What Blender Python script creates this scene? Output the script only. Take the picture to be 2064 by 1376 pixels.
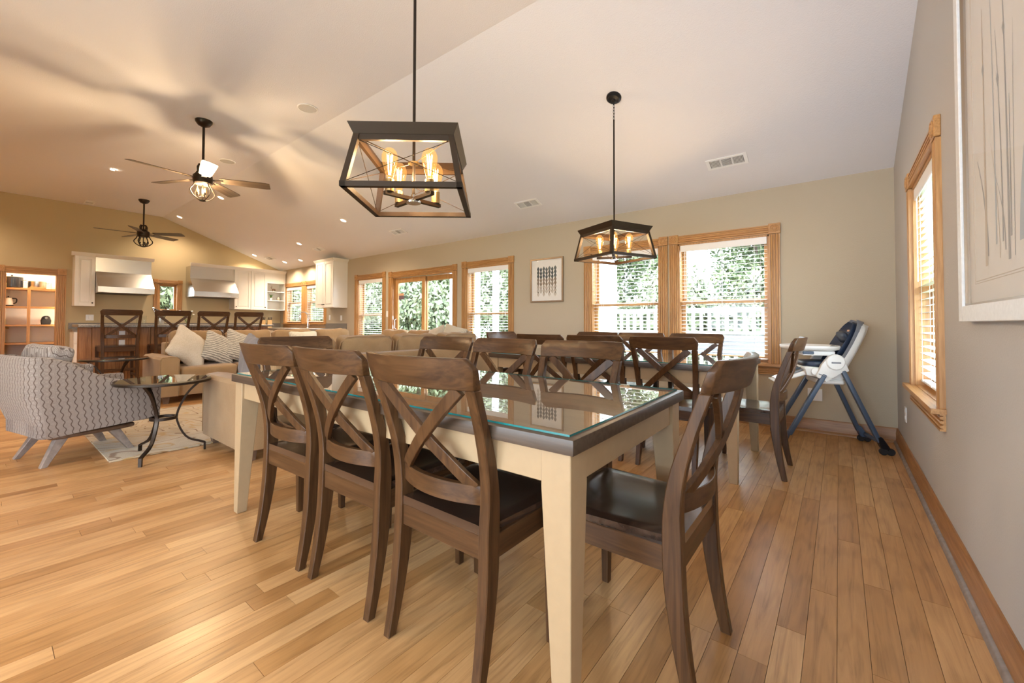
import bpy, bmesh, math, random
from mathutils import Vector, Matrix, noise
random.seed(7)
PI = math.pi
D = bpy.data
SC = bpy.context.scene
for _o in list(D.objects): D.objects.remove(_o)
C = SC.collection

# ------------------------------------------------------------------ camera
def make_camera():
    yaw, pitch, roll, h = -0.6653, 0.0202, 0.0024, 1.0436
    fw = Vector((math.sin(yaw), math.cos(yaw), 0)); rt = Vector((math.cos(yaw), -math.sin(yaw), 0)); up = Vector((0, 0, 1))
    f2 = fw*math.cos(pitch) + up*math.sin(pitch); u2 = -fw*math.sin(pitch) + up*math.cos(pitch)
    r3 = rt*math.cos(roll) + u2*math.sin(roll); u3 = -rt*math.sin(roll) + u2*math.cos(roll)
    cd = D.cameras.new('camera'); co = D.objects.new('camera', cd); C.objects.link(co)
    m = Matrix(((r3.x, u3.x, -f2.x, 0), (r3.y, u3.y, -f2.y, 0), (r3.z, u3.z, -f2.z, h), (0, 0, 0, 1)))
    co.matrix_world = m
    cd.sensor_width = 36; cd.sensor_fit = 'HORIZONTAL'
    cd.lens = 36*839.88/2064; cd.shift_y = -(688-634.04)/2064
    cd.clip_start = 0.02; cd.clip_end = 300
    SC.camera = co
make_camera()

# ------------------------------------------------------------------ world, light, exposure
SKY = 11.5
w = D.worlds.new('world'); SC.world = w; w.use_nodes = True
bg = w.node_tree.nodes['Background']; bg.inputs[0].default_value = (0.80, 0.87, 1.0, 1); bg.inputs[1].default_value = SKY
SC.view_settings.view_transform = 'Standard'
try: SC.view_settings.look = 'None'
except Exception: pass
SC.view_settings.gamma = 1.0; SC.view_settings.use_curve_mapping = False
SC.view_settings.exposure = 0.88
SC.cycles.use_denoising = True
SC.cycles.max_bounces = 12; SC.cycles.diffuse_bounces = 6; SC.cycles.glossy_bounces = 4; SC.cycles.transparent_max_bounces = 24
SC.cycles.caustics_reflective = False; SC.cycles.caustics_refractive = False
SC.cycles.sample_clamp_indirect = 6.0

sun = D.lights.new('sun', 'SUN'); sun.energy = 3.0; sun.angle = 0.02; sun.color = (1, .95, .86)
so = D.objects.new('sun', sun); C.objects.link(so); so.rotation_euler = (0, math.radians(-40), 0)   # along the house, so no direct sun enters

WARM = (1.0, 0.78, 0.55); WARM2 = (1.0, 0.79, 0.57)
P_PEND, P_FAN, P_CAN = 4.5, 25.0, 78.0
def point(loc, power, col=WARM, r=.03):
    l = D.lights.new('bulb_or_fill_light', 'POINT'); l.energy = power; l.color = col; l.shadow_soft_size = r
    o = D.objects.new('bulb_or_fill_light', l); o.location = loc; C.objects.link(o); return o
def spot(loc, power, col=WARM2, ang=2.4, r=.06):
    l = D.lights.new('can_or_fill_light', 'SPOT'); l.energy = power; l.color = col; l.shadow_soft_size = r; l.spot_size = ang; l.spot_blend = .8
    o = D.objects.new('can_or_fill_light', l); o.location = loc; C.objects.link(o); return o
def portal(loc, rot, sx, sz):
    l = D.lights.new('window_portal', 'AREA'); l.shape = 'RECTANGLE'; l.size = sx; l.size_y = sz; l.cycles.is_portal = True
    o = D.objects.new('window_portal', l); o.location = loc; o.rotation_euler = rot; C.objects.link(o)

# room numbers
XR, YB, XK, YN = 0.399, 5.0, -11.9, -3.2
YRG, HC, HB = 2.47, 3.40, 2.44
SL = (HC-HB)/(YB-YRG)
def ceil_z(y): return HC if y <= YRG else HC-(y-YRG)*SL

# ------------------------------------------------------------------ materials
M = {}
def newmat(name):
    m = D.materials.new(name); m.use_nodes = True; nt = m.node_tree; b = nt.nodes['Principled BSDF']; M[name] = m
    return m, nt, b
def N(nt, t, **kw):
    n = nt.nodes.new(t)
    for k, v in kw.items():
        if hasattr(n, k): setattr(n, k, v)
    return n
def ramp(nt, stops):
    r = nt.nodes.new('ShaderNodeValToRGB'); e = r.color_ramp.elements
    e[0].position, e[0].color = stops[0][0], (*stops[0][1], 1); e[1].position, e[1].color = stops[-1][0], (*stops[-1][1], 1)
    for p, c in stops[1:-1]:
        x = e.new(p); x.color = (*c, 1)
    return r
def plain(name, col, rough=.5, metal=0, spec=.5, bump=0, bscale=200, coat=0, var=0, emit=None, estr=0):
    m, nt, b = newmat(name)
    b.inputs['Base Color'].default_value = (*col, 1); b.inputs['Roughness'].default_value = rough; b.inputs['Metallic'].default_value = metal
    b.inputs['Specular IOR Level'].default_value = spec; b.inputs['Coat Weight'].default_value = coat
    if emit: b.inputs['Emission Color'].default_value = (*emit, 1); b.inputs['Emission Strength'].default_value = estr
    if bump or var:
        tc = N(nt, 'ShaderNodeTexCoord'); nz = N(nt, 'ShaderNodeTexNoise'); nz.inputs['Scale'].default_value = bscale; nz.inputs['Detail'].default_value = 3
        nt.links.new(tc.outputs['Object'], nz.inputs['Vector'])
        if bump:
            bp = N(nt, 'ShaderNodeBump'); bp.inputs['Strength'].default_value = bump; bp.inputs['Distance'].default_value = .004
            nt.links.new(nz.outputs['Fac'], bp.inputs['Height']); nt.links.new(bp.outputs['Normal'], b.inputs['Normal'])
        if var:
            r = ramp(nt, [(.3, tuple(c*(1-var) for c in col)), (.7, tuple(min(1, c*(1+var)) for c in col))])
            nt.links.new(nz.outputs['Fac'], r.inputs['Fac']); nt.links.new(r.outputs['Color'], b.inputs['Base Color'])
    return m
def wood(name, c1, c2, axis='x', rough=.35, coat=0, scale=14, stretch=18, bump=.06, contrast=(.35, .68), spec=.5):
    m, nt, b = newmat(name)
    tc = N(nt, 'ShaderNodeTexCoord'); mp = N(nt, 'ShaderNodeMapping'); oi = N(nt, 'ShaderNodeObjectInfo')
    s = [scale*stretch/6]*3; s['xyz'.index(axis)] = scale/6
    mp.inputs['Scale'].default_value = s
    vm = N(nt, 'ShaderNodeVectorMath', operation='ADD'); cb = N(nt, 'ShaderNodeCombineXYZ'); mu = N(nt, 'ShaderNodeMath', operation='MULTIPLY'); mu.inputs[1].default_value = 37.0
    nt.links.new(oi.outputs['Random'], mu.inputs[0])
    for i in range(3): nt.links.new(mu.outputs[0], cb.inputs[i])
    nt.links.new(tc.outputs['Object'], mp.inputs['Vector']); nt.links.new(mp.outputs[0], vm.inputs[0]); nt.links.new(cb.outputs[0], vm.inputs[1])
    nz = N(nt, 'ShaderNodeTexNoise'); nz.inputs['Scale'].default_value = 1.0; nz.inputs['Detail'].default_value = 5; nz.inputs['Roughness'].default_value = .6; nz.inputs['Distortion'].default_value = .6
    nt.links.new(vm.outputs[0], nz.inputs['Vector'])
    r = ramp(nt, [(contrast[0], c1), (contrast[1], c2)])
    nt.links.new(nz.outputs['Fac'], r.inputs['Fac']); nt.links.new(r.outputs['Color'], b.inputs['Base Color'])
    bp = N(nt, 'ShaderNodeBump'); bp.inputs['Strength'].default_value = bump; bp.inputs['Distance'].default_value = .002
    nt.links.new(nz.outputs['Fac'], bp.inputs['Height']); nt.links.new(bp.outputs['Normal'], b.inputs['Normal'])
    b.inputs['Roughness'].default_value = rough; b.inputs['Specular IOR Level'].default_value = spec; b.inputs['Coat Weight'].default_value = coat; b.inputs['Coat Roughness'].default_value = .15
    return m
def glassy(name, tint=(1, 1, 1), refl=1.0, rough=0.0, ior=1.45):
    m = D.materials.new(name); m.use_nodes = True; nt = m.node_tree; nt.nodes.clear(); M[name] = m
    out = N(nt, 'ShaderNodeOutputMaterial'); mx = N(nt, 'ShaderNodeMixShader'); t = N(nt, 'ShaderNodeBsdfTransparent'); g = N(nt, 'ShaderNodeBsdfGlossy'); fr = N(nt, 'ShaderNodeFresnel'); mu = N(nt, 'ShaderNodeMath', operation='MULTIPLY')
    t.inputs[0].default_value = (*tint, 1); g.inputs['Roughness'].default_value = rough; fr.inputs['IOR'].default_value = ior; mu.inputs[1].default_value = refl
    ge = N(nt, 'ShaderNodeNewGeometry'); iv = N(nt, 'ShaderNodeMath', operation='SUBTRACT'); iv.inputs[0].default_value = 1; nt.links.new(ge.outputs['Backfacing'], iv.inputs[1])
    m2 = N(nt, 'ShaderNodeMath', operation='MULTIPLY'); nt.links.new(mu.outputs[0], m2.inputs[0]); nt.links.new(iv.outputs[0], m2.inputs[1])   # reflect at the outer face only
    nt.links.new(fr.outputs[0], mu.inputs[0]); nt.links.new(m2.outputs[0], mx.inputs[0]); nt.links.new(t.outputs[0], mx.inputs[1]); nt.links.new(g.outputs[0], mx.inputs[2]); nt.links.new(mx.outputs[0], out.inputs[0])
    return m
def emissive(name, col, strength):
    m = D.materials.new(name); m.use_nodes = True; nt = m.node_tree; nt.nodes.clear(); M[name] = m
    out = N(nt, 'ShaderNodeOutputMaterial'); e = N(nt, 'ShaderNodeEmission'); e.inputs[0].default_value = (*col, 1); e.inputs[1].default_value = strength
    nt.links.new(e.outputs[0], out.inputs[0]); return m
def fabric(name, c1, c2, scale=350, rough=.9, bump=.25, pattern=None):
    m, nt, b = newmat(name)
    tc = N(nt, 'ShaderNodeTexCoord')
    nz = N(nt, 'ShaderNodeTexNoise'); nz.inputs['Scale'].default_value = scale; nz.inputs['Detail'].default_value = 2
    nz2 = N(nt, 'ShaderNodeTexNoise'); nz2.inputs['Scale'].default_value = 5; nz2.inputs['Detail'].default_value = 4
    nt.links.new(tc.outputs['Object'], nz.inputs['Vector']); nt.links.new(tc.outputs['Object'], nz2.inputs['Vector'])
    ad = N(nt, 'ShaderNodeMath', operation='ADD'); nt.links.new(nz.outputs['Fac'], ad.inputs[0]); nt.links.new(nz2.outputs['Fac'], ad.inputs[1])
    hf = N(nt, 'ShaderNodeMath', operation='MULTIPLY'); hf.inputs[1].default_value = .5; nt.links.new(ad.outputs[0], hf.inputs[0])
    r = ramp(nt, [(.35, c1), (.65, c2)]); nt.links.new(hf.outputs[0], r.inputs['Fac'])
    last = r.outputs['Color']
    if pattern:
        last = pattern(nt, tc, last)
    nt.links.new(last, b.inputs['Base Color'])
    bp = N(nt, 'ShaderNodeBump'); bp.inputs['Strength'].default_value = bump; bp.inputs['Distance'].default_value = .003
    nt.links.new(nz.outputs['Fac'], bp.inputs['Height']); nt.links.new(bp.outputs['Normal'], b.inputs['Normal'])
    b.inputs['Roughness'].default_value = rough; b.inputs['Specular IOR Level'].default_value = .15; b.inputs['Sheen Weight'].default_value = .15
    return m

plain('wall_paint_glare', (.485, .465, .44), .75, bump=.35, bscale=140, spec=.25)  # the wall paint again, greyed for the daylight glare on the right wall
plain('wall_paint_kitchen', (.52, .415, .25), .75, bump=.35, bscale=140, spec=.25)
plain('wall_paint', (.475, .405, .30), .75, bump=.35, bscale=140, spec=.25)
plain('ceiling_paint', (.75, .745, .77), .85, bump=.5, bscale=110, spec=.2)
plain('pantry_white', (.78, .75, .70), .7)
OAK1, OAK2 = (.38, .185, .058), (.58, .32, .12)
for ax in 'xyz': wood('oak_'+ax, OAK1, OAK2, ax, rough=.38, scale=22)
for ax in 'xy': wood('oak_base_'+ax, (.25, .105, .032), (.40, .195, .07), ax, rough=.42, scale=22)
CH1, CH2 = (.034, .014, .005), (.105, .049, .019)
for ax in 'xyz': wood('chair_'+ax, CH1, CH2, ax, rough=.36, scale=18, contrast=(.3, .75), spec=.32)
wood('seat_wood', (.030, .016, .011), (.062, .034, .022), 'x', rough=.22, scale=12, coat=.6)
for ax in 'xyz': wood('top_'+ax, (.042, .025, .015), (.082, .054, .035), ax, rough=.38, scale=16)
wood('sheen_panel', (.17, .125, .10), (.26, .195, .155), 'x', rough=.3, scale=14)  # the table's wood, lightened to stand in for the reflection in the glass
plain('cream_paint', (.36, .25, .14), .42, var=.03, bscale=30)
glassy('table_glass', (.985, .995, .99), 1.35, 0, 1.85)
plain('glass_edge', (.010, .17, .165), .1, spec=.8, coat=.5)
glassy('window_glass', (.97, 1, .99), .8, 0, 1.45)
glassy('picture_glass', (1, 1, 1), .35, 0, 1.4)
glassy('clear_glass', (.97, .98, .97), 1.0, 0.02, 1.5)
def glowing_glass(name, glow, strength):
    m = glassy(name, (1.0, .86, .62), .6, 0, 1.4); nt = m.node_tree; out = [n for n in nt.nodes if n.type == 'OUTPUT_MATERIAL'][0]; src = out.inputs[0].links[0].from_socket
    e = N(nt, 'ShaderNodeEmission'); e.inputs[0].default_value = (*glow, 1); e.inputs[1].default_value = strength; a = N(nt, 'ShaderNodeAddShader')
    nt.links.new(src, a.inputs[0]); nt.links.new(e.outputs[0], a.inputs[1]); nt.links.new(a.outputs[0], out.inputs[0])
glowing_glass('bulb_glass', (1, .55, .18), .16)      # the lit bulbs glow
emissive('filament', (1, .62, .25), 22)
emissive('can_glow', (1, .86, .62), 14)
plain('bronze', (.035, .024, .017), .38, metal=.7, spec=.5)
plain('lantern_bronze', (.034, .018, .008), .5, metal=.1, spec=.25)
plain('brass', (.50, .33, .14), .3, metal=1)
plain('black_metal', (.012, .012, .016), .35, metal=.4)
for ax in 'x': wood('blade', (.055, .038, .026), (.12, .085, .058), 'x', rough=.45, scale=12)
plain('white_paint', (.80, .77, .71), .4)
plain('white_plastic', (.82, .82, .82), .35)
plain('white_gloss', (.86, .85, .82), .28)
plain('blind_white', (.86, .86, .86), .45)
plain('steel', (.60, .58, .54), .27, metal=1, bump=.02, bscale=300)
plain('chrome', (.65, .66, .68), .12, metal=1)
plain('granite', (.20, .175, .15), .3, var=.7, bscale=150)
wood('bar_wood', (.20, .075, .022), (.42, .19, .065), 'z', rough=.4, scale=16)
plain('enamel_black', (.018, .021, .028), .2, var=.6, bscale=260)
plain('rubber', (.01, .01, .012), .6)
plain('highchair_white', (.80, .80, .78), .35)
plain('highchair_blue', (.055, .085, .14), .4)
plain('highchair_leather', (.018, .03, .06), .33)
fabric('highchair_grey', (.17, .18, .21), (.25, .26, .29), 500)
fabric('sofa_fabric', (.255, .155, .072), (.335, .215, .11), 320)
fabric('pillow_cream', (.44, .37, .28), (.56, .49, .39), 90, bump=.5)
fabric('pillow_grey', (.15, .125, .115), (.215, .185, .175), 260)
def stripes(scale, dark, ax=0, mixf=.55, dist=2.0):
    def f(nt, tc, col):
        wv = N(nt, 'ShaderNodeTexWave'); wv.bands_direction = 'XYZ'[ax]; wv.inputs['Scale'].default_value = scale; wv.inputs['Distortion'].default_value = dist; wv.inputs['Detail'].default_value = 1; wv.inputs['Detail Scale'].default_value = 3
        nt.links.new(tc.outputs['Object'], wv.inputs['Vector'])
        r = ramp(nt, [(.45, (0, 0, 0)), (.6, (1, 1, 1))]); nt.links.new(wv.outputs['Fac'], r.inputs['Fac'])
        mu = N(nt, 'ShaderNodeMath', operation='MULTIPLY'); mu.inputs[1].default_value = mixf; nt.links.new(r.outputs['Color'], mu.inputs[0])
        mx = N(nt, 'ShaderNodeMix', data_type='RGBA'); nt.links.new(mu.outputs[0], mx.inputs[0]); nt.links.new(col, mx.inputs[6]); mx.inputs[7].default_value = (*dark, 1)
        return mx.outputs[2]
    return f
fabric('pillow_stripe', (.46, .41, .33), (.55, .49, .40), 200, pattern=stripes(11, (.13, .115, .10), 1, .8))
fabric('pillow_plaid', (.52, .46, .34), (.64, .57, .44), 200, pattern=stripes(16, (.26, .24, .20), 0, .45, 1.0))
def tweed(nt, tc, col):
    # upright wavy columns with small knots, woven brown on pale grey
    sep = N(nt, 'ShaderNodeSeparateXYZ'); nt.links.new(tc.outputs['Object'], sep.inputs[0])
    ad = N(nt, 'ShaderNodeMath', operation='ADD'); nt.links.new(sep.outputs[0], ad.inputs[0]); nt.links.new(sep.outputs[1], ad.inputs[1])
    cb = N(nt, 'ShaderNodeCombineXYZ'); nt.links.new(ad.outputs[0], cb.inputs[0]); nt.links.new(sep.outputs[2], cb.inputs[1])
    def math_(op, a, b=None, c=None):
        n = N(nt, 'ShaderNodeMath', operation=op)
        for i, v in enumerate((a, b, c)):
            if v is None: continue
            if isinstance(v, (int, float)): n.inputs[i].default_value = v
            else: nt.links.new(v, n.inputs[i])
        return n.outputs[0]
    u = math_('MULTIPLY', ad.outputs[0], 24.0); v = math_('MULTIPLY', sep.outputs[2], 18.0)
    wob = math_('MULTIPLY', math_('SINE', math_('MULTIPLY', v, 6.2832)), .14)
    uu = math_('ADD', u, wob)
    dist = math_('ABSOLUTE', math_('SUBTRACT', math_('FRACT', uu), .5))
    wave = math_('LESS_THAN', dist, .085)                                         # dark wavy columns
    row = math_('ADD', v, math_('MULTIPLY', math_('FLOOR', uu), .5))
    knot = math_('GREATER_THAN', math_('SINE', math_('MULTIPLY', row, 6.2832)), .55)   # pale barred knots between them
    vl = math_('LESS_THAN', math_('SINE', math_('MULTIPLY', uu, 43.98)), -.1)
    hl = math_('LESS_THAN', math_('SINE', math_('MULTIPLY', row, 44.0)), -.3)
    hatch = math_('ADD', math_('MULTIPLY', hl, knot), math_('MULTIPLY', vl, math_('SUBTRACT', 1.0, knot)))
    pat = math_('MAXIMUM', wave, math_('MULTIPLY', hatch, .75))
    r = ramp(nt, [(0, (.36, .31, .275)), (1, (.085, .055, .042))])
    nt.links.new(pat, r.inputs['Fac'])
    mx = N(nt, 'ShaderNodeMix', data_type='RGBA'); mx.inputs[0].default_value = .85; nt.links.new(col, mx.inputs[6]); nt.links.new(r.outputs['Color'], mx.inputs[7])
    return mx.outputs[2]
fabric('tweed', (.26, .22, .19), (.36, .31, .27), 300, pattern=tweed)
def rugpat(nt, tc, col):
    nz = N(nt, 'ShaderNodeTexNoise'); nz.inputs['Scale'].default_value = 1.3; nz.inputs['Detail'].default_value = 1.5; nz.inputs['Distortion'].default_value = 1.5
    nt.links.new(tc.outputs['Object'], nz.inputs['Vector'])
    mu = N(nt, 'ShaderNodeMath', operation='MULTIPLY'); mu.inputs[1].default_value = 7.0; nt.links.new(nz.outputs['Fac'], mu.inputs[0])
    pp = N(nt, 'ShaderNodeMath', operation='PINGPONG'); pp.inputs[1].default_value = .5; nt.links.new(mu.outputs[0], pp.inputs[0])
    r = ramp(nt, [(.0, (.42, .28, .16)), (.035, (.50, .36, .22)), (.06, (1, 1, 1)), (.44, (1, 1, 1)), (.48, (.92, .74, .42))]); nt.links.new(pp.outputs[0], r.inputs['Fac'])
    mx = N(nt, 'ShaderNodeMix', data_type='RGBA'); mx.blend_type = 'MULTIPLY'; mx.inputs[0].default_value = 1; nt.links.new(col, mx.inputs[6]); nt.links.new(r.outputs['Color'], mx.inputs[7])
    return mx.outputs[2]
fabric('rug_wool', (.38, .295, .19), (.50, .405, .28), 160, bump=.6, pattern=rugpat)
plain('walnut', (.13, .075, .045), .45, var=.25, bscale=25)
plain('weathered', (.24, .19, .16), .5, var=.2, bscale=30)
plain('paper', (.76, .73, .68), .7)
plain('paper_warm', (.66, .645, .62), .7)
plain('frame_bronze', (.30, .22, .15), .35, metal=.6)
plain('frame_white', (.74, .75, .75), .45, var=.05, bscale=60)
plain('ink_dark', (.07, .09, .095), .7); plain('ink_brown', (.28, .22, .16), .7); plain('ink_pale', (.50, .44, .37), .7); plain('ink_grey', (.33, .34, .35), .7); plain('ink_blue', (.40, .45, .50), .7)
plain('deck_grey', (.14, .14, .145), .7, var=.1, bscale=20)
plain('siding_grey', (.20, .205, .215), .6)
plain('exterior_white', (.80, .80, .80), .5)
plain('grass', (.10, .17, .05), .9, var=.4, bscale=3)
plain('bark', (.12, .085, .06), .9)
plain('sticker_purple', (.16, .11, .14), .5); plain('sticker_orange', (.70, .42, .25), .5)
plain('knife_wood', (.52, .33, .14), .45)
plain('flower_white', (.82, .80, .78), .5)
plain('terracotta', (.34, .15, .07), .7)
plain('duct_grey', (.30, .29, .28), .8)
plain('vent_dark', (.10, .095, .09), .8)
plain('speaker_mesh', (.52, .51, .49), .8)
def leafmat(name, a, b_):
    m, nt, b = newmat(name)
    g = N(nt, 'ShaderNodeNewGeometry'); r = ramp(nt, [(0, a), (1, b_)]); nt.links.new(g.outputs['Random Per Island'], r.inputs['Fac']); nt.links.new(r.outputs['Color'], b.inputs['Base Color'])
    b.inputs['Roughness'].default_value = .55; b.inputs['Subsurface Weight'].default_value = 0
    return m
leafmat('leaf', (.055, .085, .035), (.15, .18, .075)); leafmat('leaf_pale', (.085, .11, .055), (.20, .225, .12)); leafmat('houseplant', (.05, .13, .03), (.14, .28, .07))

def floor_material():
    m, nt, b = newmat('oak_floor')
    g = N(nt, 'ShaderNodeNewGeometry'); oi = N(nt, 'ShaderNodeObjectInfo')
    ad = N(nt, 'ShaderNodeMath', operation='ADD'); nt.links.new(g.outputs['Random Per Island'], ad.inputs[0]); nt.links.new(oi.outputs['Random'], ad.inputs[1])
    fr = N(nt, 'ShaderNodeMath', operation='FRACT'); nt.links.new(ad.outputs[0], fr.inputs[0])
    mu = N(nt, 'ShaderNodeMath', operation='MULTIPLY'); mu.inputs[1].default_value = 53.0; nt.links.new(fr.outputs[0], mu.inputs[0])
    cb = N(nt, 'ShaderNodeCombineXYZ'); nt.links.new(mu.outputs[0], cb.inputs[0]); nt.links.new(mu.outputs[0], cb.inputs[1])
    vm = N(nt, 'ShaderNodeVectorMath', operation='ADD'); nt.links.new(g.outputs['Position'], vm.inputs[0]); nt.links.new(cb.outputs[0], vm.inputs[1])
    mp = N(nt, 'ShaderNodeMapping'); mp.inputs['Scale'].default_value = (38, 1.9, 1); nt.links.new(vm.outputs[0], mp.inputs[0])
    nz = N(nt, 'ShaderNodeTexNoise'); nz.inputs['Scale'].default_value = 1.0; nz.inputs['Detail'].default_value = 6; nz.inputs['Roughness'].default_value = .62; nz.inputs['Distortion'].default_value = 1.2
    nt.links.new(mp.outputs[0], nz.inputs['Vector'])
    grain = ramp(nt, [(.30, (.52, .46, .39)), (.46, (.90, .88, .85)), (.62, (1.05, 1.05, 1.05))]); nt.links.new(nz.outputs['Fac'], grain.inputs['Fac'])
    mp2 = N(nt, 'ShaderNodeMapping'); mp2.inputs['Scale'].default_value = (9, .55, 1); nt.links.new(vm.outputs[0], mp2.inputs[0])
    wv = N(nt, 'ShaderNodeTexWave'); wv.wave_type = 'RINGS'; wv.inputs['Scale'].default_value = 1.6; wv.inputs['Distortion'].default_value = 5; wv.inputs['Detail'].default_value = 2; nt.links.new(mp2.outputs[0], wv.inputs['Vector'])
    wr = ramp(nt, [(0, (.72, .67, .60)), (.30, (1, 1, 1))]); nt.links.new(wv.outputs['Fac'], wr.inputs['Fac'])
    tone = ramp(nt, [(0, (.36, .17, .055)), (.25, (.47, .24, .085)), (.6, (.54, .295, .12)), (.85, (.60, .35, .155)), (1, (.42, .205, .072))]); nt.links.new(fr.outputs[0], tone.inputs['Fac'])
    m1 = N(nt, 'ShaderNodeMix', data_type='RGBA'); m1.blend_type = 'MULTIPLY'; m1.inputs[0].default_value = .8; nt.links.new(tone.outputs[0], m1.inputs[6]); nt.links.new(grain.outputs[0], m1.inputs[7])
    m2 = N(nt, 'ShaderNodeMix', data_type='RGBA'); m2.blend_type = 'MULTIPLY'; m2.inputs[0].default_value = .4; nt.links.new(m1.outputs[2], m2.inputs[6]); nt.links.new(wr.outputs[0], m2.inputs[7])
    nt.links.new(m2.outputs[2], b.inputs['Base Color'])
    b.inputs['Roughness'].default_value = .36; b.inputs['Specular IOR Level'].default_value = .5; b.inputs['Coat Weight'].default_value = .25; b.inputs['Coat Roughness'].default_value = .24
    bp = N(nt, 'ShaderNodeBump'); bp.inputs['Strength'].default_value = .05; bp.inputs['Distance'].default_value = .002; nt.links.new(nz.outputs['Fac'], bp.inputs['Height']); nt.links.new(bp.outputs[0], b.inputs['Normal'])
floor_material()
plain('joint_dark', (.10, .05, .02), .8)

# ------------------------------------------------------------------ mesh helpers
class MB:
    def __init__(s): s.v = []; s.f = []; s.mi = []
    def add(s, vs, fs, mi=0):
        n = len(s.v); s.v += [tuple(p) for p in vs]
        for f in fs: s.f.append([n+i for i in f]); s.mi.append(mi)
        return s
    def box(s, x0, x1, y0, y1, z0, z1, mi=0):
        return s.add([(x0,y0,z0),(x1,y0,z0),(x1,y1,z0),(x0,y1,z0),(x0,y0,z1),(x1,y0,z1),(x1,y1,z1),(x0,y1,z1)],
                     [(0,3,2,1),(4,5,6,7),(0,1,5,4),(1,2,6,5),(2,3,7,6),(3,0,4,7)], mi)
    def hexa(s, bot, top, mi=0):      # two quads, counter-clockwise from above
        return s.add(list(bot)+list(top), [(0,3,2,1),(4,5,6,7),(0,1,5,4),(1,2,6,5),(2,3,7,6),(3,0,4,7)], mi)
    def loft(s, rings, caps=True, closed_path=False, mi=0):
        n = len(rings[0]); vs = [p for r in rings for p in r]; fs = []
        m = len(rings)
        for i in range(m if closed_path else m-1):
            a, b = i*n, ((i+1) % m)*n
            for j in range(n):
                k = (j+1) % n
                fs.append((a+j, a+k, b+k, b+j))
        if caps and not closed_path: fs.append(tuple(range(n-1, -1, -1))); fs.append(tuple((m-1)*n+j for j in range(n)))
        return s.add(vs, fs, mi)
    def tube(s, path, r, n=8, caps=True, closed=False, mi=0, flat=1.0):
        P = [Vector(p) for p in path]; rings = []; prev = None; L = len(P)
        for i, p in enumerate(P):
            if closed: t = (P[(i+1) % L]-P[i-1])
            else: t = (P[min(i+1, L-1)]-P[max(i-1, 0)])
            if t.length < 1e-9: t = Vector((0, 0, 1))
            t.normalize()
            if prev is None:
                up = Vector((0, 0, 1)) if abs(t.z) < .9 else Vector((1, 0, 0))
                a = t.cross(up).normalized()
            else:
                a = prev-t*prev.dot(t); a = a.normalized() if a.length > 1e-6 else prev
            b = t.cross(a); prev = a
            rr = r[i] if isinstance(r, (list, tuple)) else r
            rings.append([p+a*math.cos(2*PI*k/n)*rr+b*math.sin(2*PI*k/n)*rr*flat for k in range(n)])
        return s.loft(rings, caps, closed, mi)
    def bar(s, p, q, w_, d_, up=(0, 0, 1), mi=0):
        p = Vector(p); q = Vector(q); t = (q-p).normalized(); u = Vector(up)
        a = t.cross(u)
        a = a.normalized() if a.length > 1e-6 else Vector((1, 0, 0)); b = a.cross(t)
        R = lambda c: [c-a*w_/2-b*d_/2, c+a*w_/2-b*d_/2, c+a*w_/2+b*d_/2, c-a*w_/2+b*d_/2]
        return s.loft([R(p), R(q)], True, False, mi)
    def lathe(s, prof, n=20, c=(0, 0, 0), mi=0, cap=True):
        rings = [[(c[0]+r*math.cos(2*PI*k/n), c[1]+r*math.sin(2*PI*k/n), c[2]+z) for k in range(n)] for r, z in prof]
        return s.loft(rings, cap, False, mi)
    def prism(s, poly, axis, a, b, mi=0):
        def pt(u, v, t): return {'x': (t, u, v), 'y': (u, t, v), 'z': (u, v, t)}[axis]
        return s.loft([[pt(u, v, a) for u, v in poly], [pt(u, v, b) for u, v in poly]], True, False, mi)
    def mesh(s, name, mats, bevel=0, seg=1, ang=35, flat=False):
        me = D.meshes.new(name); me.from_pydata(s.v, [], s.f)
        for i, p in enumerate(me.polygons): p.material_index = s.mi[i]
        bm = bmesh.new(); bm.from_mesh(me); bmesh.ops.recalc_face_normals(bm, faces=bm.faces)
        if bevel:
            ed = [e for e in bm.edges if e.is_manifold and e.calc_face_angle(0) > .5]
            bmesh.ops.bevel(bm, geom=ed, offset=bevel, segments=seg, affect='EDGES', profile=.6, clamp_overlap=True)
        bm.to_mesh(me); bm.free()
        for m in (mats if isinstance(mats, (list, tuple)) else [mats]): me.materials.append(M[m] if isinstance(m, str) else m)
        if not flat:
            me.shade_smooth(); me.set_sharp_from_angle(angle=math.radians(ang))
        return me
    def build(s, name, mats, parent=None, loc=None, rz=0, **kw):
        return mk(name, s.mesh(name, mats, **kw), parent, loc, rz)
def mk(name, me, parent=None, loc=None, rz=0):
    o = D.objects.new(name, me); C.objects.link(o)
    if parent is not None: o.parent = parent
    if loc is not None: o.location = loc
    if rz: o.rotation_euler = (0, 0, rz)
    return o
def tag(o, label, cat, group=None, kind=None):
    if label: o['label'] = label
    if cat: o['category'] = cat
    if group: o['group'] = group
    if kind: o['kind'] = kind
    return o
def thing(name, label, cat, loc=(0, 0, 0), rz=0, group=None):
    o = D.objects.new(name, None); C.objects.link(o); o.empty_display_size = .1
    o.location = loc; o.rotation_euler = (0, 0, rz)
    return tag(o, label, cat, group)
def struct(name, loc=(0, 0, 0), rz=0, label=None):
    o = D.objects.new(name, None); C.objects.link(o); o.location = loc; o.rotation_euler = (0, 0, rz); o['kind'] = 'structure'
    if label: o['label'] = label
    return o
def copy_tree(root, loc=None, rz=None, label=None, group=None):
    def rec(o, par):
        c = o.copy(); C.objects.link(c); c.parent = par
        for ch in list(o.children): rec(ch, c)
        return c
    r = rec(root, None)
    if loc is not None: r.location = loc
    if rz is not None: r.rotation_euler = (0, 0, rz)
    if label: r['label'] = label
    if group: r['group'] = group
    return r
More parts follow.
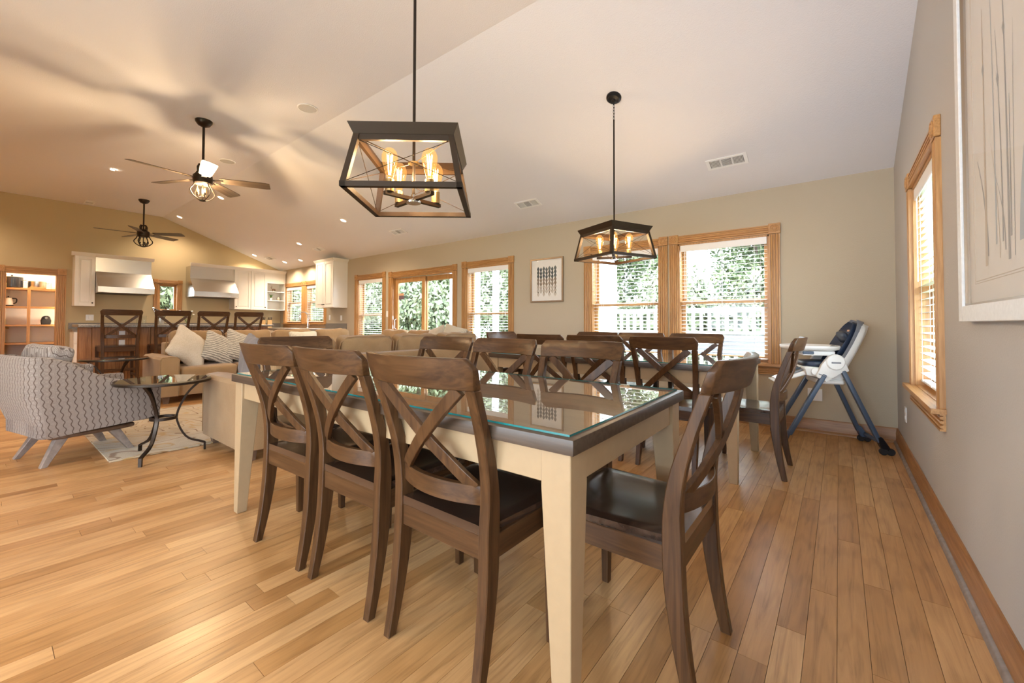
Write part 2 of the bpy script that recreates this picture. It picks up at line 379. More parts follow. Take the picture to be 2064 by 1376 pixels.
def cushion_mesh(name, hx, hy, hz, mat, k=5, pinch=0, wr=.006, n=10, seed=0, sag=0, fs=7):
    # soft box; pinch thins it to its edges like a scatter pillow
    vs = {}; V = []; F = []
    def key(p):
        q = tuple(round(c, 5) for c in p)
        if q not in vs: vs[q] = len(V); V.append(q)
        return vs[q]
    g = [-1+2*i/n for i in range(n+1)]
    for ax in range(3):
        for s_ in (-1, 1):
            for i in range(n):
                for j in range(n):
                    def P(a, b):
                        p = [0, 0, 0]; p[ax] = s_; p[(ax+1) % 3] = a; p[(ax+2) % 3] = b; return p
                    q = [key(P(g[i], g[j])), key(P(g[i+1], g[j])), key(P(g[i+1], g[j+1])), key(P(g[i], g[j+1]))]
                    F.append(q if s_ > 0 else q[::-1])
    out = []
    for x, y, z in V:
        r = (abs(x)**k+abs(y)**k+abs(z)**k)**(1/k)
        x, y, z = x/r, y/r, z/r
        if pinch:
            t = (1-abs(x)**2.6)*(1-abs(y)**2.6)
            z = z*((1-pinch)+pinch*max(t, 0)**.55)
            x *= 1-.10*(1-abs(y)**2); y *= 1-.10*(1-abs(x)**2)
        nv = noise.noise(Vector((x*hx*fs+seed, y*hy*fs+seed*2, z*hz*fs)))*wr*1.6 + noise.noise(Vector((x*hx*fs*3+seed, y*hy*fs*3, z*hz*fs*3)))*wr*.7
        l = math.sqrt(x*x+y*y+z*z)+1e-6
        out.append((x*hx+nv*x/l, y*hy+nv*y/l, z*hz+nv*z/l - sag*(1-x*x)*(1-y*y)*hz*(1 if z > 0 else 0)))
    me = D.meshes.new(name); me.from_pydata(out, [], F); me.materials.append(M[mat]); me.shade_smooth()
    return me
def place(o, loc, rot=(0, 0, 0)):
    o.location = loc; o.rotation_euler = rot; return o

# ------------------------------------------------------------------ the shell
def wall_mesh(axis, a0, a1, z1f, t0, t1, holes, z0=-.25, mats='wall_paint'):
    # a wall with rectangular openings: cells between the holes' edges; z1f(a) is the top
    mb = MB()
    cuts = sorted({a0, a1, *[h for q in holes for h in q[:2]]})
    for u0, u1 in zip(cuts, cuts[1:]):
        zz = [z0]; hs = sorted([q for q in holes if q[0] <= u0+1e-6 and q[1] >= u1-1e-6], key=lambda q: q[2])
        segs = []; cur = z0
        for q in hs: segs.append((cur, q[2])); cur = q[3]
        segs.append((cur, None))
        for s0, s1 in segs:
            ta, tb = (s1, s1) if s1 is not None else (z1f(u0), z1f(u1))
            if s1 is not None and s1 <= s0: continue
            if axis == 'x': mb.hexa([(u0,t0,s0),(u1,t0,s0),(u1,t1,s0),(u0,t1,s0)], [(u0,t0,ta),(u1,t0,tb),(u1,t1,tb),(u0,t1,ta)])
            else: mb.hexa([(t0,u0,s0),(t1,u0,s0),(t1,u1,s0),(t0,u1,s0)], [(t0,u0,ta),(t1,u0,ta),(t1,u1,tb),(t0,u1,tb)])
    return mb
CW = .095
WIN = [(-8.239, -7.139, .637, 2.065), (-4.985, -3.885, .637, 2.065), (-2.685, -1.585, .637, 2.065), (-1.562, -.462, .637, 2.065), (-11.665, -10.565, 1.03, 2.08), (-10.555, -9.455, 1.03, 2.08)]
bholes = [(a+CW, b-CW, z0, z1-CW-.005) for a, b, z0, z1 in WIN] + [(-6.93, -5.21, -.02, 1.945)]
o = wall_mesh('x', XK-.2, XR+.2, lambda a: HB+.12, YB, YB+.16, bholes).build('wall_back', 'wall_paint'); o['kind'] = 'structure'
FILL_RWY = (-.95,)  # window added in the unseen stretch of the right wall, for daylight fill
rh = [(2.86+CW, 3.96-CW, .637, 1.96)]+[(y-.7+CW, y+.7-CW, .45, 2.40-CW-.005) for y in FILL_RWY]
o = wall_mesh('y', YN-.2, YB, lambda a: ceil_z(a)+.1, XR, XR+.16, rh).build('wall_right', 'wall_paint_glare'); o['kind'] = 'structure'
kh = [(.248, .906, -.02, 1.975), (2.339+.075, 2.851-.075, 1.28, 1.92)]
mb = wall_mesh('y', YN-.2, YRG, lambda a: HC+.1, XK-.16, XK, kh[:1]+[(2.414, YRG, 1.28, 1.92)])
mb2 = wall_mesh('y', YRG, YB, lambda a: ceil_z(a)+.1, XK-.16, XK, [(YRG, 2.776, 1.28, 1.92)])
mb.add(mb2.v, mb2.f)
o = mb.build('wall_kitchen', 'wall_paint_kitchen'); o['kind'] = 'structure'
FILL_FWX = (-.50, -2.45)      # windows added in the unseen wall behind the camera, for daylight fill
o = wall_mesh('x', XK-.2, XR+.2, lambda a: HC+.1, YN-.16, YN, [(x-.85+CW, x+.85-CW, .10, 2.40-CW-.005) for x in FILL_FWX]).build('wall_front', 'wall_paint'); o['kind'] = 'structure'
mb = MB(); x0, x1 = XK-.2, XR+.2
mb.hexa([(x0,YN-.2,HC),(x1,YN-.2,HC),(x1,YRG,HC),(x0,YRG,HC)], [(x0,YN-.2,HC+.2),(x1,YN-.2,HC+.2),(x1,YRG,HC+.2),(x0,YRG,HC+.2)])
ye = YB+.7; ze = HB-.7*SL*0
mb.hexa([(x0,YRG,HC),(x1,YRG,HC),(x1,YB+.2,ceil_z(YB+.2)),(x0,YB+.2,ceil_z(YB+.2))], [(x0,YRG,HC+.2),(x1,YRG,HC+.2),(x1,YB+.2,ceil_z(YB+.2)+.2),(x0,YB+.2,ceil_z(YB+.2)+.2)])
o = mb.build('ceiling', 'ceiling_paint', flat=True); o['kind'] = 'structure'

# floor of single oak boards
fl = struct('floor', label='honey oak strip floor')
o = MB().box(XK-.2, XR+.2, YN-.2, YB+.2, -.06, -.011).build('subfloor', 'joint_dark', fl)
PW = .083; rng = random.Random(3)
pm = {}
def plank_mesh(L):
    if L not in pm: pm[L] = MB().box(-PW/2+.0007, PW/2-.0007, .0007, L-.0007, -.012, 0).mesh('plank', 'oak_floor', flat=True)
    return pm[L]
pl = []
nrow = int((XR-XK)/PW)+1
for i in range(nrow):
    x = XR-PW*(i+.5)
    y = YN-rng.random()*1.2
    while y < YB:
        L = rng.choice((.55, .75, .95, 1.15, 1.35, 1.6))
        y0 = y; y += L
        # visible measure: near ones in view show largest
        cx, cy = x, y0+L/2
        d = -.617*cx+.787*cy; u = (.787*cx+.617*cy)/max(d, .05)
        vis = d > .35 and abs(u) < 1.45 and cy > -.2 and not (cx < -9)
        pl.append((d if vis else 99, x, y0, L))
pl.sort()
for d, x, y0, L in pl[:300]: mk('plank', plank_mesh(L), fl, (x, y0, 0))
mb = MB()
for d, x, y0, L in pl[300:]:
    if y0+L < YN: continue
    mb.box(x-PW/2+.0007, x+PW/2-.0007, max(y0, YN)+.0007, min(y0+L, YB+.1)-.0007, -.012, 0)
o = mb.build('planks', 'oak_floor', fl, flat=True); o['kind'] = 'stuff'

# baseboards
BP = [(0, 0), (.016, 0), (.016, .095), (.012, .105), (.013, .115), (.006, .128), (0, .128)]
def baseboard(name, axis, segs, wall, sgn):
    r = struct(name)
    for a, b in segs:
        mb = MB(); poly = [(wall+sgn*u, v) for u, v in BP]; shoe = [(wall+sgn*u, v) for u, v in [(.016, 0), (.033, 0), (.031, .012), (.024, .02), (.016, .022)]]
        mb.prism(poly, axis, a, b); mb.build('board', 'oak_base_'+axis, r)
        MB().prism(shoe, axis, a, b).build('shoe_molding', 'weathered' if name == 'baseboard_right' else 'oak_base_'+axis, r)
baseboard('baseboard_back', 'x', [(-8.5, -7.06), (-5.08, XR)], YB, -1)
baseboard('baseboard_right', 'y', [(YN, YB)], XR, -1)

# ------------------------------------------------------------------ windows
def flute(w_, n=3, t=.021):
    p = [(0, 0), (0, t)]; m = w_*.12; s = (w_-2*m)/n
    p.append((m, t))
    for i in range(n):
        a = m+i*s; p += [(a+s*.02, t-.012), (a+s*.13, t-.012), (a+s*.24, t-.002), (a+s*.5, t), (a+s*.76, t-.002), (a+s*.87, t-.012), (a+s*.98, t-.012)]
        if i == n-1: p.append((a+s, t))
    p += [(w_, t), (w_, 0)]
    return p
def rosette(parent, cx, cz, s, y=-.026):
    b = MB().box(cx-s/2, cx+s/2, y, 0, cz-s/2, cz+s/2).build('corner_block', 'oak_x', parent, bevel=.003)
    mb = MB(); n = 20
    for r, tr in ((s*.34, .005), (s*.18, .006)):
        mb.tube([(cx+r*math.cos(2*PI*k/n), y-.001, cz+r*math.sin(2*PI*k/n)) for k in range(n)], tr, 6, closed=True)
    mb.build('rosette', 'oak_y', b)
def casing(root, w_, z0, z1, cw=CW):
    hw = w_/2
    for s_ in (-1, 1):
        x = -hw if s_ < 0 else hw-cw
        MB().prism([(x+u, -v) for u, v in flute(cw)], 'z', z0, z1-cw-.01).build('casing', 'oak_z', root)
    MB().prism([(-v, z1-cw-.002+u*.94) for u, v in flute(cw)], 'x', -hw+cw+.005, hw-cw-.005).build('head_casing', 'oak_x', root)
    for s_ in (-1, 1): rosette(root, s_*(hw-cw/2), z1-cw/2, cw+.01)
def window(num, loc, rz, w_, z0, z1, label, stool=True, blind=None, meet=None, cw=CW, single=False, casing_on=True):
    r = struct('window_%d' % num, loc, rz, label); hw = w_/2; iw = hw-cw; zt = z1-cw-.005
    casing(r, w_, z0, z1, cw)
    # jamb liner
    mb = MB(); mb.box(-iw, -iw+.018, -.001, .15, z0, zt).box(iw-.018, iw, -.001, .15, z0, zt).box(-iw, iw, -.001, .15, zt-.018, zt).box(-iw, iw, .08, .16, z0-.002, z0+.02)
    mb.build('jamb', 'oak_z', r)
    if stool:
        MB().box(-hw-.02, hw+.02, -.055, -.0005, z0-.025, z0).box(-iw+.001, iw-.001, -.002, .085, z0-.012, z0+.004).build('stool', 'oak_x', r)
        MB().prism([(-v*1.05, z0-.025-.085+u*.85) for u, v in flute(.10, 3)], 'x', -hw+.005, hw-.005).build('apron', 'oak_x', r)
    a = iw-.018; sw = .042; zb, zh = z0+.02, zt-.018
    meet = meet or (zb+zh)/2
    def sash(y, s0, s1):
        mb = MB(); mb.box(-a, -a+sw, y, y+.03, s0, s1).box(a-sw, a, y, y+.03, s0, s1).box(-a+sw, a-sw, y, y+.03, s0, s0+sw).box(-a+sw, a-sw, y, y+.03, s1-sw, s1)
        o = mb.build('sash', 'oak_x', r, bevel=.003)
        MB().box(-a+sw, a-sw, y+.012, y+.016, s0+sw, s1-sw).build('pane', 'window_glass', o, flat=True)
    if single: sash(.08, zb, zh)
    else: sash(.085, zb, meet+.02); sash(.118, meet-.02, zh)
    w3 = Matrix.Rotation(rz, 3, 'Z')
    c = Vector(loc)+w3@Vector((0, .17, 0)); portal((c.x, c.y, (zb+zh)/2), (PI/2, 0, rz+PI), 2*a, zh-zb)
    if blind: window_blind(loc, rz, iw-.022, z0+.02, zt-.018, blind)
    return r
slat_cache = {}
def window_blind(loc, rz, hw, z0, z1, label):
    t = thing('window_blind', label, 'blind', (loc[0], loc[1], 0), rz)
    MB().box(-hw, hw, .004, .014, z1-.075, z1).build('valance', 'blind_white', t, bevel=.003)
    MB().box(-hw, hw, .018, .07, z1-.045, z1).build('headrail', 'blind_white', t)
    k = round(hw, 3)
    if k not in slat_cache:
        n = 4; ring0 = []; ring1 = []
        pts = [(-.025+.05*i/n, .0022-.0022*((i/n-.5)*2)**2) for i in range(n+1)]
        poly = [(y, z+.0011) for y, z in pts]+[(y, z-.0011) for y, z in reversed(pts)]
        a = math.radians(8); poly = [(y*math.cos(a)-z*math.sin(a), y*math.sin(a)+z*math.cos(a)) for y, z in poly]
        slat_cache[k] = MB().prism(poly, 'x', -hw+.004, hw-.004).mesh('slat', 'blind_white')
    z = z1-.085
    while z > z0+.05:
        mk('slat', slat_cache[k], t, (0, .046, z)); z -= .0435
    MB().box(-hw+.003, hw-.003, .024, .068, z0+.008, z0+.024).build('bottom_rail', 'blind_white', t, bevel=.004)
    for s_ in (-1, 0, 1):
        x = s_*(hw-.12); MB().tube([(x, .019, z1-.06), (x, .019, z0+.02)], .0012, 4).tube([(x, .072, z1-.06), (x, .072, z0+.02)], .0012, 4).build('ladder_cord', 'blind_white', t)
    x = -hw+.05; MB().tube([(x, .012, z1-.07), (x, .012, z1-.62)], .0035, 6).build('tilt_wand', 'blind_white', t)
    mb = MB(); x = hw-.06
    mb.tube([(x, .012, z1-.07), (x, .012, z1-.75)], .0012, 4).lathe([(.003, 0), (.009, -.012), (.006, -.045), (.001, -.047)], 8, (x, .012, z1-.75))
    mb.build('pull_cord', 'blind_white', t)
wl = ['oak framed window left of the sliding glass door', 'oak framed window right of the sliding glass door', 'oak window left in the pair behind the far table', 'oak window right in the pair behind the far table', 'kitchen window over the sink, left half', 'kitchen window over the sink, right half']
bl = ['white slatted blind left of the sliding glass door, behind the sofa', 'white slatted blind right of the sliding glass door', 'white slatted blind behind the far pendant lantern', 'white slatted blind nearest the high chair on the long window wall', 'white slatted blind over the sink, beside the open corner shelf', 'white slatted blind over the sink, partly behind the wall cabinet']
mt = [1.215, 1.205, 1.29, 1.292, 1.55, 1.55]
for i, (a, b, z0, z1) in enumerate(WIN):
    window(i+1, ((a+b)/2, YB, 0), 0, b-a, z0, z1, wl[i], blind=bl[i], meet=mt[i], stool=True)
window(7, (XR, 3.41, 0), -PI/2, 1.10, .637, 2.06, 'oak framed window in the right-hand wall', blind='white slatted blind in the right-hand wall window by the large picture', meet=1.29)
window(8, (XK, 2.595, 0), PI/2, .512, 1.28, 1.995, 'small oak window between the two range hoods', cw=.075, single=True, stool=False)

for k, x in enumerate(FILL_FWX): window(9+k, (x, YN, 0), PI, 1.7, .10, 2.40, None)  # unseen windows added to let more daylight in
for k, y in enumerate(FILL_RWY): window(11+k, (XR, y, 0), -PI/2, 1.4, .45, 2.40, None)  # likewise added, out of view in the right wall
# sliding door
def sliding_door():
    r = struct('door_1', (0, YB, 0), 0, 'oak sliding glass door to the deck'); cx = (-7.028-5.112)/2
    g = struct('trim_1', (cx, YB, 0), 0, 'fluted oak casing round the sliding door'); casing(g, 7.028-5.112, 0, 2.045)
    x0, x1, zt = -6.93, -5.21, 1.945
    mb = MB(); mb.box(x0, x0+.02, -.001, .16, 0, zt).box(x1-.02, x1, -.001, .16, 0, zt).box(x0, x1, -.001, .16, zt-.02, zt).box(x0, x1, .02, .16, -.02, .015)
    mb.build('jamb', 'oak_z', r)
    def panel(a, b, y, nm):
        sw = .085; mb = MB(); mb.box(a, a+sw, y, y+.04, .02, zt-.03).box(b-sw, b, y, y+.04, .02, zt-.03).box(a+sw, b-sw, y, y+.04, .02, .15).box(a+sw, b-sw, y, y+.04, zt-.12, zt-.03)
        o = mb.build('sliding_panel', 'oak_z', r, bevel=.004)
        MB().box(a+sw, b-sw, y+.018, y+.022, .15, zt-.12).build('pane', 'window_glass', o, flat=True)
        return o
    p1 = panel(-6.905, -6.02, .055, 1); panel(-6.10, -5.235, .105, 2)
    MB().tube([(-6.86, .05, .92), (-6.86, .012, .94), (-6.86, .012, 1.10), (-6.86, .05, 1.12)], .008, 8).build('handle', 'white_plastic', p1)
    s_ = MB().box(-6.81, -6.655, .0715, .073, 1.50, 1.575).build('sticker', 'sticker_purple', p1); MB().box(-6.81, -6.655, .0713, .073, 1.575, 1.62).build('sticker_band', 'sticker_orange', s_)
    mb = MB(); mb.tube([(-6.885, -.012, 1.7), (-6.885, -.012, .86)], .002, 5)
    for z in (1.16, .98): mb.lathe([(.004, .03), (.013, 0), (.012, -.05), (.003, -.055)], 8, (-6.885, -.012, z))
    mb.build('blind_cord', 'white_plastic', r)
    portal(((x0+x1)/2, YB+.2, 1.0), (PI/2, 0, PI), x1-x0, 1.8)
sliding_door()

# ------------------------------------------------------------------ dining chairs
def rings_rect(path, wx, wy):
    out = []
    for (x, y, z), a, b in zip(path, wx, wy): out.append([(x-a/2, y-b/2, z), (x+a/2, y-b/2, z), (x+a/2, y+b/2, z), (x-a/2, y+b/2, z)])
    return out
def spline(pts, n):
    # Catmull-Rom through pts
    P = [Vector(p) for p in pts]; P = [P[0]*2-P[1]]+P+[P[-1]*2-P[-2]]; out = []
    m = len(P)-3
    for i in range(n+1):
        t = i/n*m; k = min(int(t), m-1); t -= k; a, b, c, d = P[k:k+4]
        out.append(.5*((2*b)+(c-a)*t+(2*a-5*b+4*c-d)*t*t+(3*b-a-3*c+d)*t**3))
    return out
def chair_parts(t, seat_z=.46, top_z=.95, low=(.515, .572), stool=False, foot=None):
    rail_b = top_z-.088
    k = (top_z-seat_z)/.49; ZT = lambda f: seat_z+f*k
    HWT, HWB, BW = .247, .232, .050
    def yb(z):                                   # line of the posts above the seat
        f = max(0, (z-seat_z)/k)
        P = ((0, .056), (.08, .054), (.18, .038), (.29, .004), (.402, -.036), (.49, -.062))
        for (a, u), (b, v) in zip(P, P[1:]):
            if f <= b: return u+(v-u)*(f-a)/(b-a)
        return P[-1][1]
    def bow(x): return -BW*(1-(x/HWB)**2)
    px = lambda z: .195+.020*(z-seat_z)/(.402*k) if z > seat_z else .195
    # posts double as rear legs
    for s_ in (-1, 1):
        fz = seat_z/.46
        pts = [(s_*.198, .002, 0), (s_*.197, .028, .13*fz), (s_*.196, .050, .30*fz)]
        for z in (ZT(-.01), ZT(.08), ZT(.18), ZT(.29), rail_b): pts.append((s_*px(z), yb(z), z))
        path = spline(pts, 22)
        wx = [.030+.008*min(1, p.z/(.25*fz)) if p.z < seat_z else .038-.003*(p.z-seat_z)/.45 for p in path]
        wy = [.032+.022*min(1, p.z/(.35*fz)) if p.z < seat_z else .054-.022*min(1, (p.z-seat_z)/(.3*k)) for p in path]
        MB().loft(rings_rect(path, wx, wy)).build('leg', 'chair_z', t, bevel=.003)
        fp = [(s_*.205, .445, 0), (s_*.205, .445, seat_z-.03)]
        MB().loft(rings_rect([Vector(p) for p in fp], [.028, .042], [.028, .042])).build('leg', 'chair_z', t, bevel=.003)
    # top rail: deeply bowed board, flaring to its rounded upper corners
    n = 20; rings = []
    for i in range(n+1):
        u = -1+2*i/n; e = HWT*(1-abs(u)); R0 = .030; zt = top_z-(0 if e > R0 else R0-math.sqrt(max(0, R0**2-(R0-e)**2)))
        def at_(z, th):
            f = (z-rail_b)/(top_z-rail_b); x = u*(HWB+(HWT-HWB)*f); y = yb(rail_b)+(yb(top_z)-yb(rail_b))*f - BW*(1-u*u)
            return (x, y-th, z), (x, y+th, z)
        (b0, b1), (m0, m1), (t0, t1) = at_(rail_b, .0145), at_((rail_b+zt)/2, .0140), at_(zt, .0110)
        rings.append([b0, b1, m1, t1, t0, m0])
    MB().loft(rings).build('top_rail', 'chair_x', t, bevel=.0025)
    # lower back rail
    rings = []
    for i in range(13):
        u = -1+i/6; zm = (low[0]+low[1])/2; x = u*(px(zm)-.017); y = yb(zm)-BW*.9*(1-u*u)+.002
        rings.append([(x, y-.011, low[0]), (x, y+.011, low[0]), (x, y+.011, low[1]), (x, y-.011, low[1])])
    MB().loft(rings).build('lower_rail', 'chair_x', t, bevel=.002)
    # crossed braces
    for s_ in (-1, 1):
        rings = []; off = -.005*s_; xl, xh = .158, .182
        for i in range(17):
            u = i/16; x = s_*(-xl+(xl+xh)*u); z = low[1]-.010+(rail_b+.012-low[1])*u; hz = .182+.048*u; y = yb(z)-BW*.92*(1-min(1, (x/hz)**2))+.003+off*min(1, 4*u*(1-u)+.2)
            dx, dz = s_*(xl+xh), rail_b-low[1]; L = math.hypot(dx, dz); qx, qz = -dz/L*.019, dx/L*.019
            rings.append([(x+qx, y-.0085, min(z+qz, rail_b+.002)), (x+qx, y+.0085, min(z+qz, rail_b+.002)), (x-qx, y+.0085, max(min(z-qz, rail_b+.002), low[1]-.012)), (x-qx, y-.0085, max(min(z-qz, rail_b+.002), low[1]-.012))])
        MB().loft(rings).build('cross_brace', 'chair_z', t, bevel=.0015)
    # seat: dished slab with rounded front
    nx, ny = 16, 14; vs = []; fs = []
    def outline(v): return .190+.034*v        # half width from rear to front
    top = []; bot = []
    for j in range(ny+1):
        v = j/ny; y = .035+.440*v
        for i in range(nx+1):
            u = -1+2*i/nx; x = outline(v)*u
            yy = y-(.018*u*u if v > .9 else 0)*((v-.9)/.1)
            edge = max(abs(u), 0); dish = .010*(1-abs(u)**3)*(math.sin(PI*min(1, v*1.05)))+.004*math.cos(u*PI)*0
            rim = .006*(max(0, abs(u)-.9)/.1)**2 + .008*(max(0, v-.9)/.1)**2
            top.append((x, yy, seat_z-dish-rim)); bot.append((x*.985, yy*.995, seat_z-.028))
    w1 = nx+1
    for j in range(ny):
        for i in range(nx):
            a = j*w1+i; fs.append((a, a+1, a+w1+1, a+w1)); 
    nT = len(top)
    for j in range(ny):
        for i in range(nx):
            a = nT+j*w1+i; fs.append((a, a+w1, a+w1+1, a+1))
    bl_ = [i for i in range(w1)]+[j*w1+nx for j in range(1, ny+1)]+[ny*w1+i for i in range(nx-1, -1, -1)]+[j*w1 for j in range(ny-1, 0, -1)]
    for q in range(len(bl_)):
        a, b = bl_[q], bl_[(q+1) % len(bl_)]; fs.append((a, nT+a, nT+b, b))
    mb = MB(); mb.add(top+bot, fs); mb.build('seat', 'seat_wood', t, ang=50)
    z0, z1 = seat_z-.098, seat_z-.028
    MB().box(-.175, .175, .036, .058, z0, z1).build('apron', 'chair_x', t, bevel=.002)
    MB().box(-.175, .175, .438, .458, z0, z1).build('apron', 'chair_x', t, bevel=.002)
    for s_ in (-1, 1): MB().box(s_*.200-.010, s_*.200+.010, .075, .428, z0, z1).build('apron', 'chair_y', t, bevel=.002)
    if stool:
        for s_ in (-1, 1): MB().box(s_*.194-.011, s_*.194+.011, .04, .44, .20, .235).build('stretcher', 'chair_y', t, bevel=.002)
        MB().box(-.18, .18, .435, .457, .26, .30).build('footrest', 'chair_x', t, bevel=.002)
        MB().box(-.18, .18, .02, .042, .30, .335).build('stretcher', 'chair_x', t, bevel=.002)
ch0 = thing('dining_chair', '', 'chair'); chair_parts(ch0)
G1, G2 = 'chairs round the near dining table', 'chairs round the far dining table'
# origin = middle of the rear feet; +y of the chair points to its front
chairs = [
 ((-.995, .860), 0, 'brown cross-back chair on the near long side of the near table, closest to the camera', G1),
 ((-1.512, .858), .01, 'brown cross-back chair on the near long side of the near table, middle of three', G1),
 ((-2.003, .842), .04, 'brown cross-back chair on the near long side of the near table, by the sofa arm', G1),
 ((-.308, 1.380), PI/2, 'brown cross-back chair at the right end of the near table, glossy seat in full view', G1),
 ((-1.065, 1.885), PI, 'brown cross-back chair across the near table, rightmost of three seen over the glass', G1),
 ((-1.585, 1.885), PI-.02, 'brown cross-back chair across the near table, middle of three seen over the glass', G1),
 ((-2.09, 1.888), PI+.03, 'brown cross-back chair across the near table, leftmost of three in front of the sofa back', G1),
 ((-2.81, 1.315), -PI/2, 'cross-back chair at the left end of the near table, in front of the sofas', G1),
 ((-.985, 3.02), 0, 'dark cross-back chair on the near side of the far table, rightmost, its X fully seen', G2),
 ((-1.515, 3.02), 0, 'dark cross-back chair on the near side of the far table, middle of three', G2),
 ((-2.03, 3.02), 0, 'dark cross-back chair on the near side of the far table, leftmost of three', G2),
 ((-.292, 3.511), PI/2, 'cross-back chair at the right end of the far table, seen edge-on beside the high chair', G2),
 ((-1.05, 4.06), PI, 'cross-back chair on the window side of the far table, nearest the right end', G2),
 ((-1.58, 4.06), PI, 'cross-back chair on the window side of the far table, middle of three', G2),
 ((-2.06, 4.06), PI, 'cross-back chair on the window side of the far table, leftmost of three', G2),
 ((-2.80, 3.46), -PI/2, 'cross-back chair at the left end of the far table, below the window', G2)]
for i, ((x, y), rz, lab, g) in enumerate(chairs):
    if i == 0: place(ch0, (x, y, 0), (0, 0, rz)); tag(ch0, lab, 'chair', g)
    else: copy_tree(ch0, (x, y, 0), rz, lab, g)
st0 = thing('bar_stool', 'brown cross-back bar stool at the left end of the bar, seen whole', 'stool', group='bar stools along the plank-front bar')
chair_parts(st0, seat_z=.69, top_z=1.235, low=(.80, .85), stool=True)
sy = [1.325, 1.945, 2.51, 3.06]
sl = ['', 'brown cross-back bar stool before the small window, second from the left', 'brown cross-back bar stool behind the sofa, third from the left', 'brown cross-back bar stool nearest the sink, rightmost of four']
for i, y in enumerate(sy):
    if i == 0: place(st0, (-8.62, y, 0), (0, 0, PI/2))
    else: copy_tree(st0, (-8.62, y, 0), PI/2, sl[i])

# ------------------------------------------------------------------ dining tables
def dining_table(loc, rz, label):
    L, W = 2.146, .966; t = thing('dining_table', label, 'table', (*loc, 0), rz, 'long dining tables with glass tops')
    hl, hw = L/2, W/2
    MB().box(-hl, hl, -hw, hw, .718, .758).build('tabletop', 'top_x', t, bevel=.004, seg=2)
    ins = .022
    MB().box(-hl+.03, hl-.03, -hw+.03, hw-.03, .7575, .7583).build('sheen_panel', 'sheen_panel', t)  # added pale sheet: the glass's bright reflection put into its colour
    mb = MB(); a, b = hl-ins, hw-ins
    mb.box(-a, a, -b, b, .7585, .7640, 0)
    g = mb.build('glass_sheet', ['table_glass', 'glass_edge'], t, flat=True)
    for p in g.data.polygons:
        if abs(p.normal.z) < .5: p.material_index = 1
        elif p.normal.z < 0: p.material_index = 0
    iz = .016
    for sx in (-1, 1):
        for sy_ in (-1, 1):
            x1, y1 = sx*(hl-iz), sy_*(hw-iz)
            def q(s, z): 
                xs = sorted((x1, x1-sx*s)); ys = sorted((y1, y1-sy_*s)); return [(xs[0], ys[0], z), (xs[1], ys[0], z), (xs[1], ys[1], z), (xs[0], ys[1], z)]
            mb = MB(); mb.loft([q(.048, 0), q(.088, .62), q(.088, .718)]); mb.build('leg', 'cream_paint', t, bevel=.002)
    i2 = iz+.012
    for s_ in (-1, 1):
        y = s_*(hw-i2-.011); MB().box(-hl+.1, hl-.1, y-.011, y+.011, .628, .718).build('apron', 'cream_paint', t, bevel=.0015)
        x = s_*(hl-i2-.011); MB().box(x-.011, x+.011, -hw+.1, hw-.1, .628, .718).build('apron', 'cream_paint', t, bevel=.0015)
    return t
cx, sn = math.cos(.0137), math.sin(.0137)
lx, ly = -1.073, .483
dining_table((-.511+cx*lx-sn*ly, .893+sn*lx+cx*ly), .0137, 'near long dining table with glass over a dark top on cream legs')
dining_table((-.512-1.073, 3.02+.483), .003, 'far long dining table with glass top, nearer the paired windows')

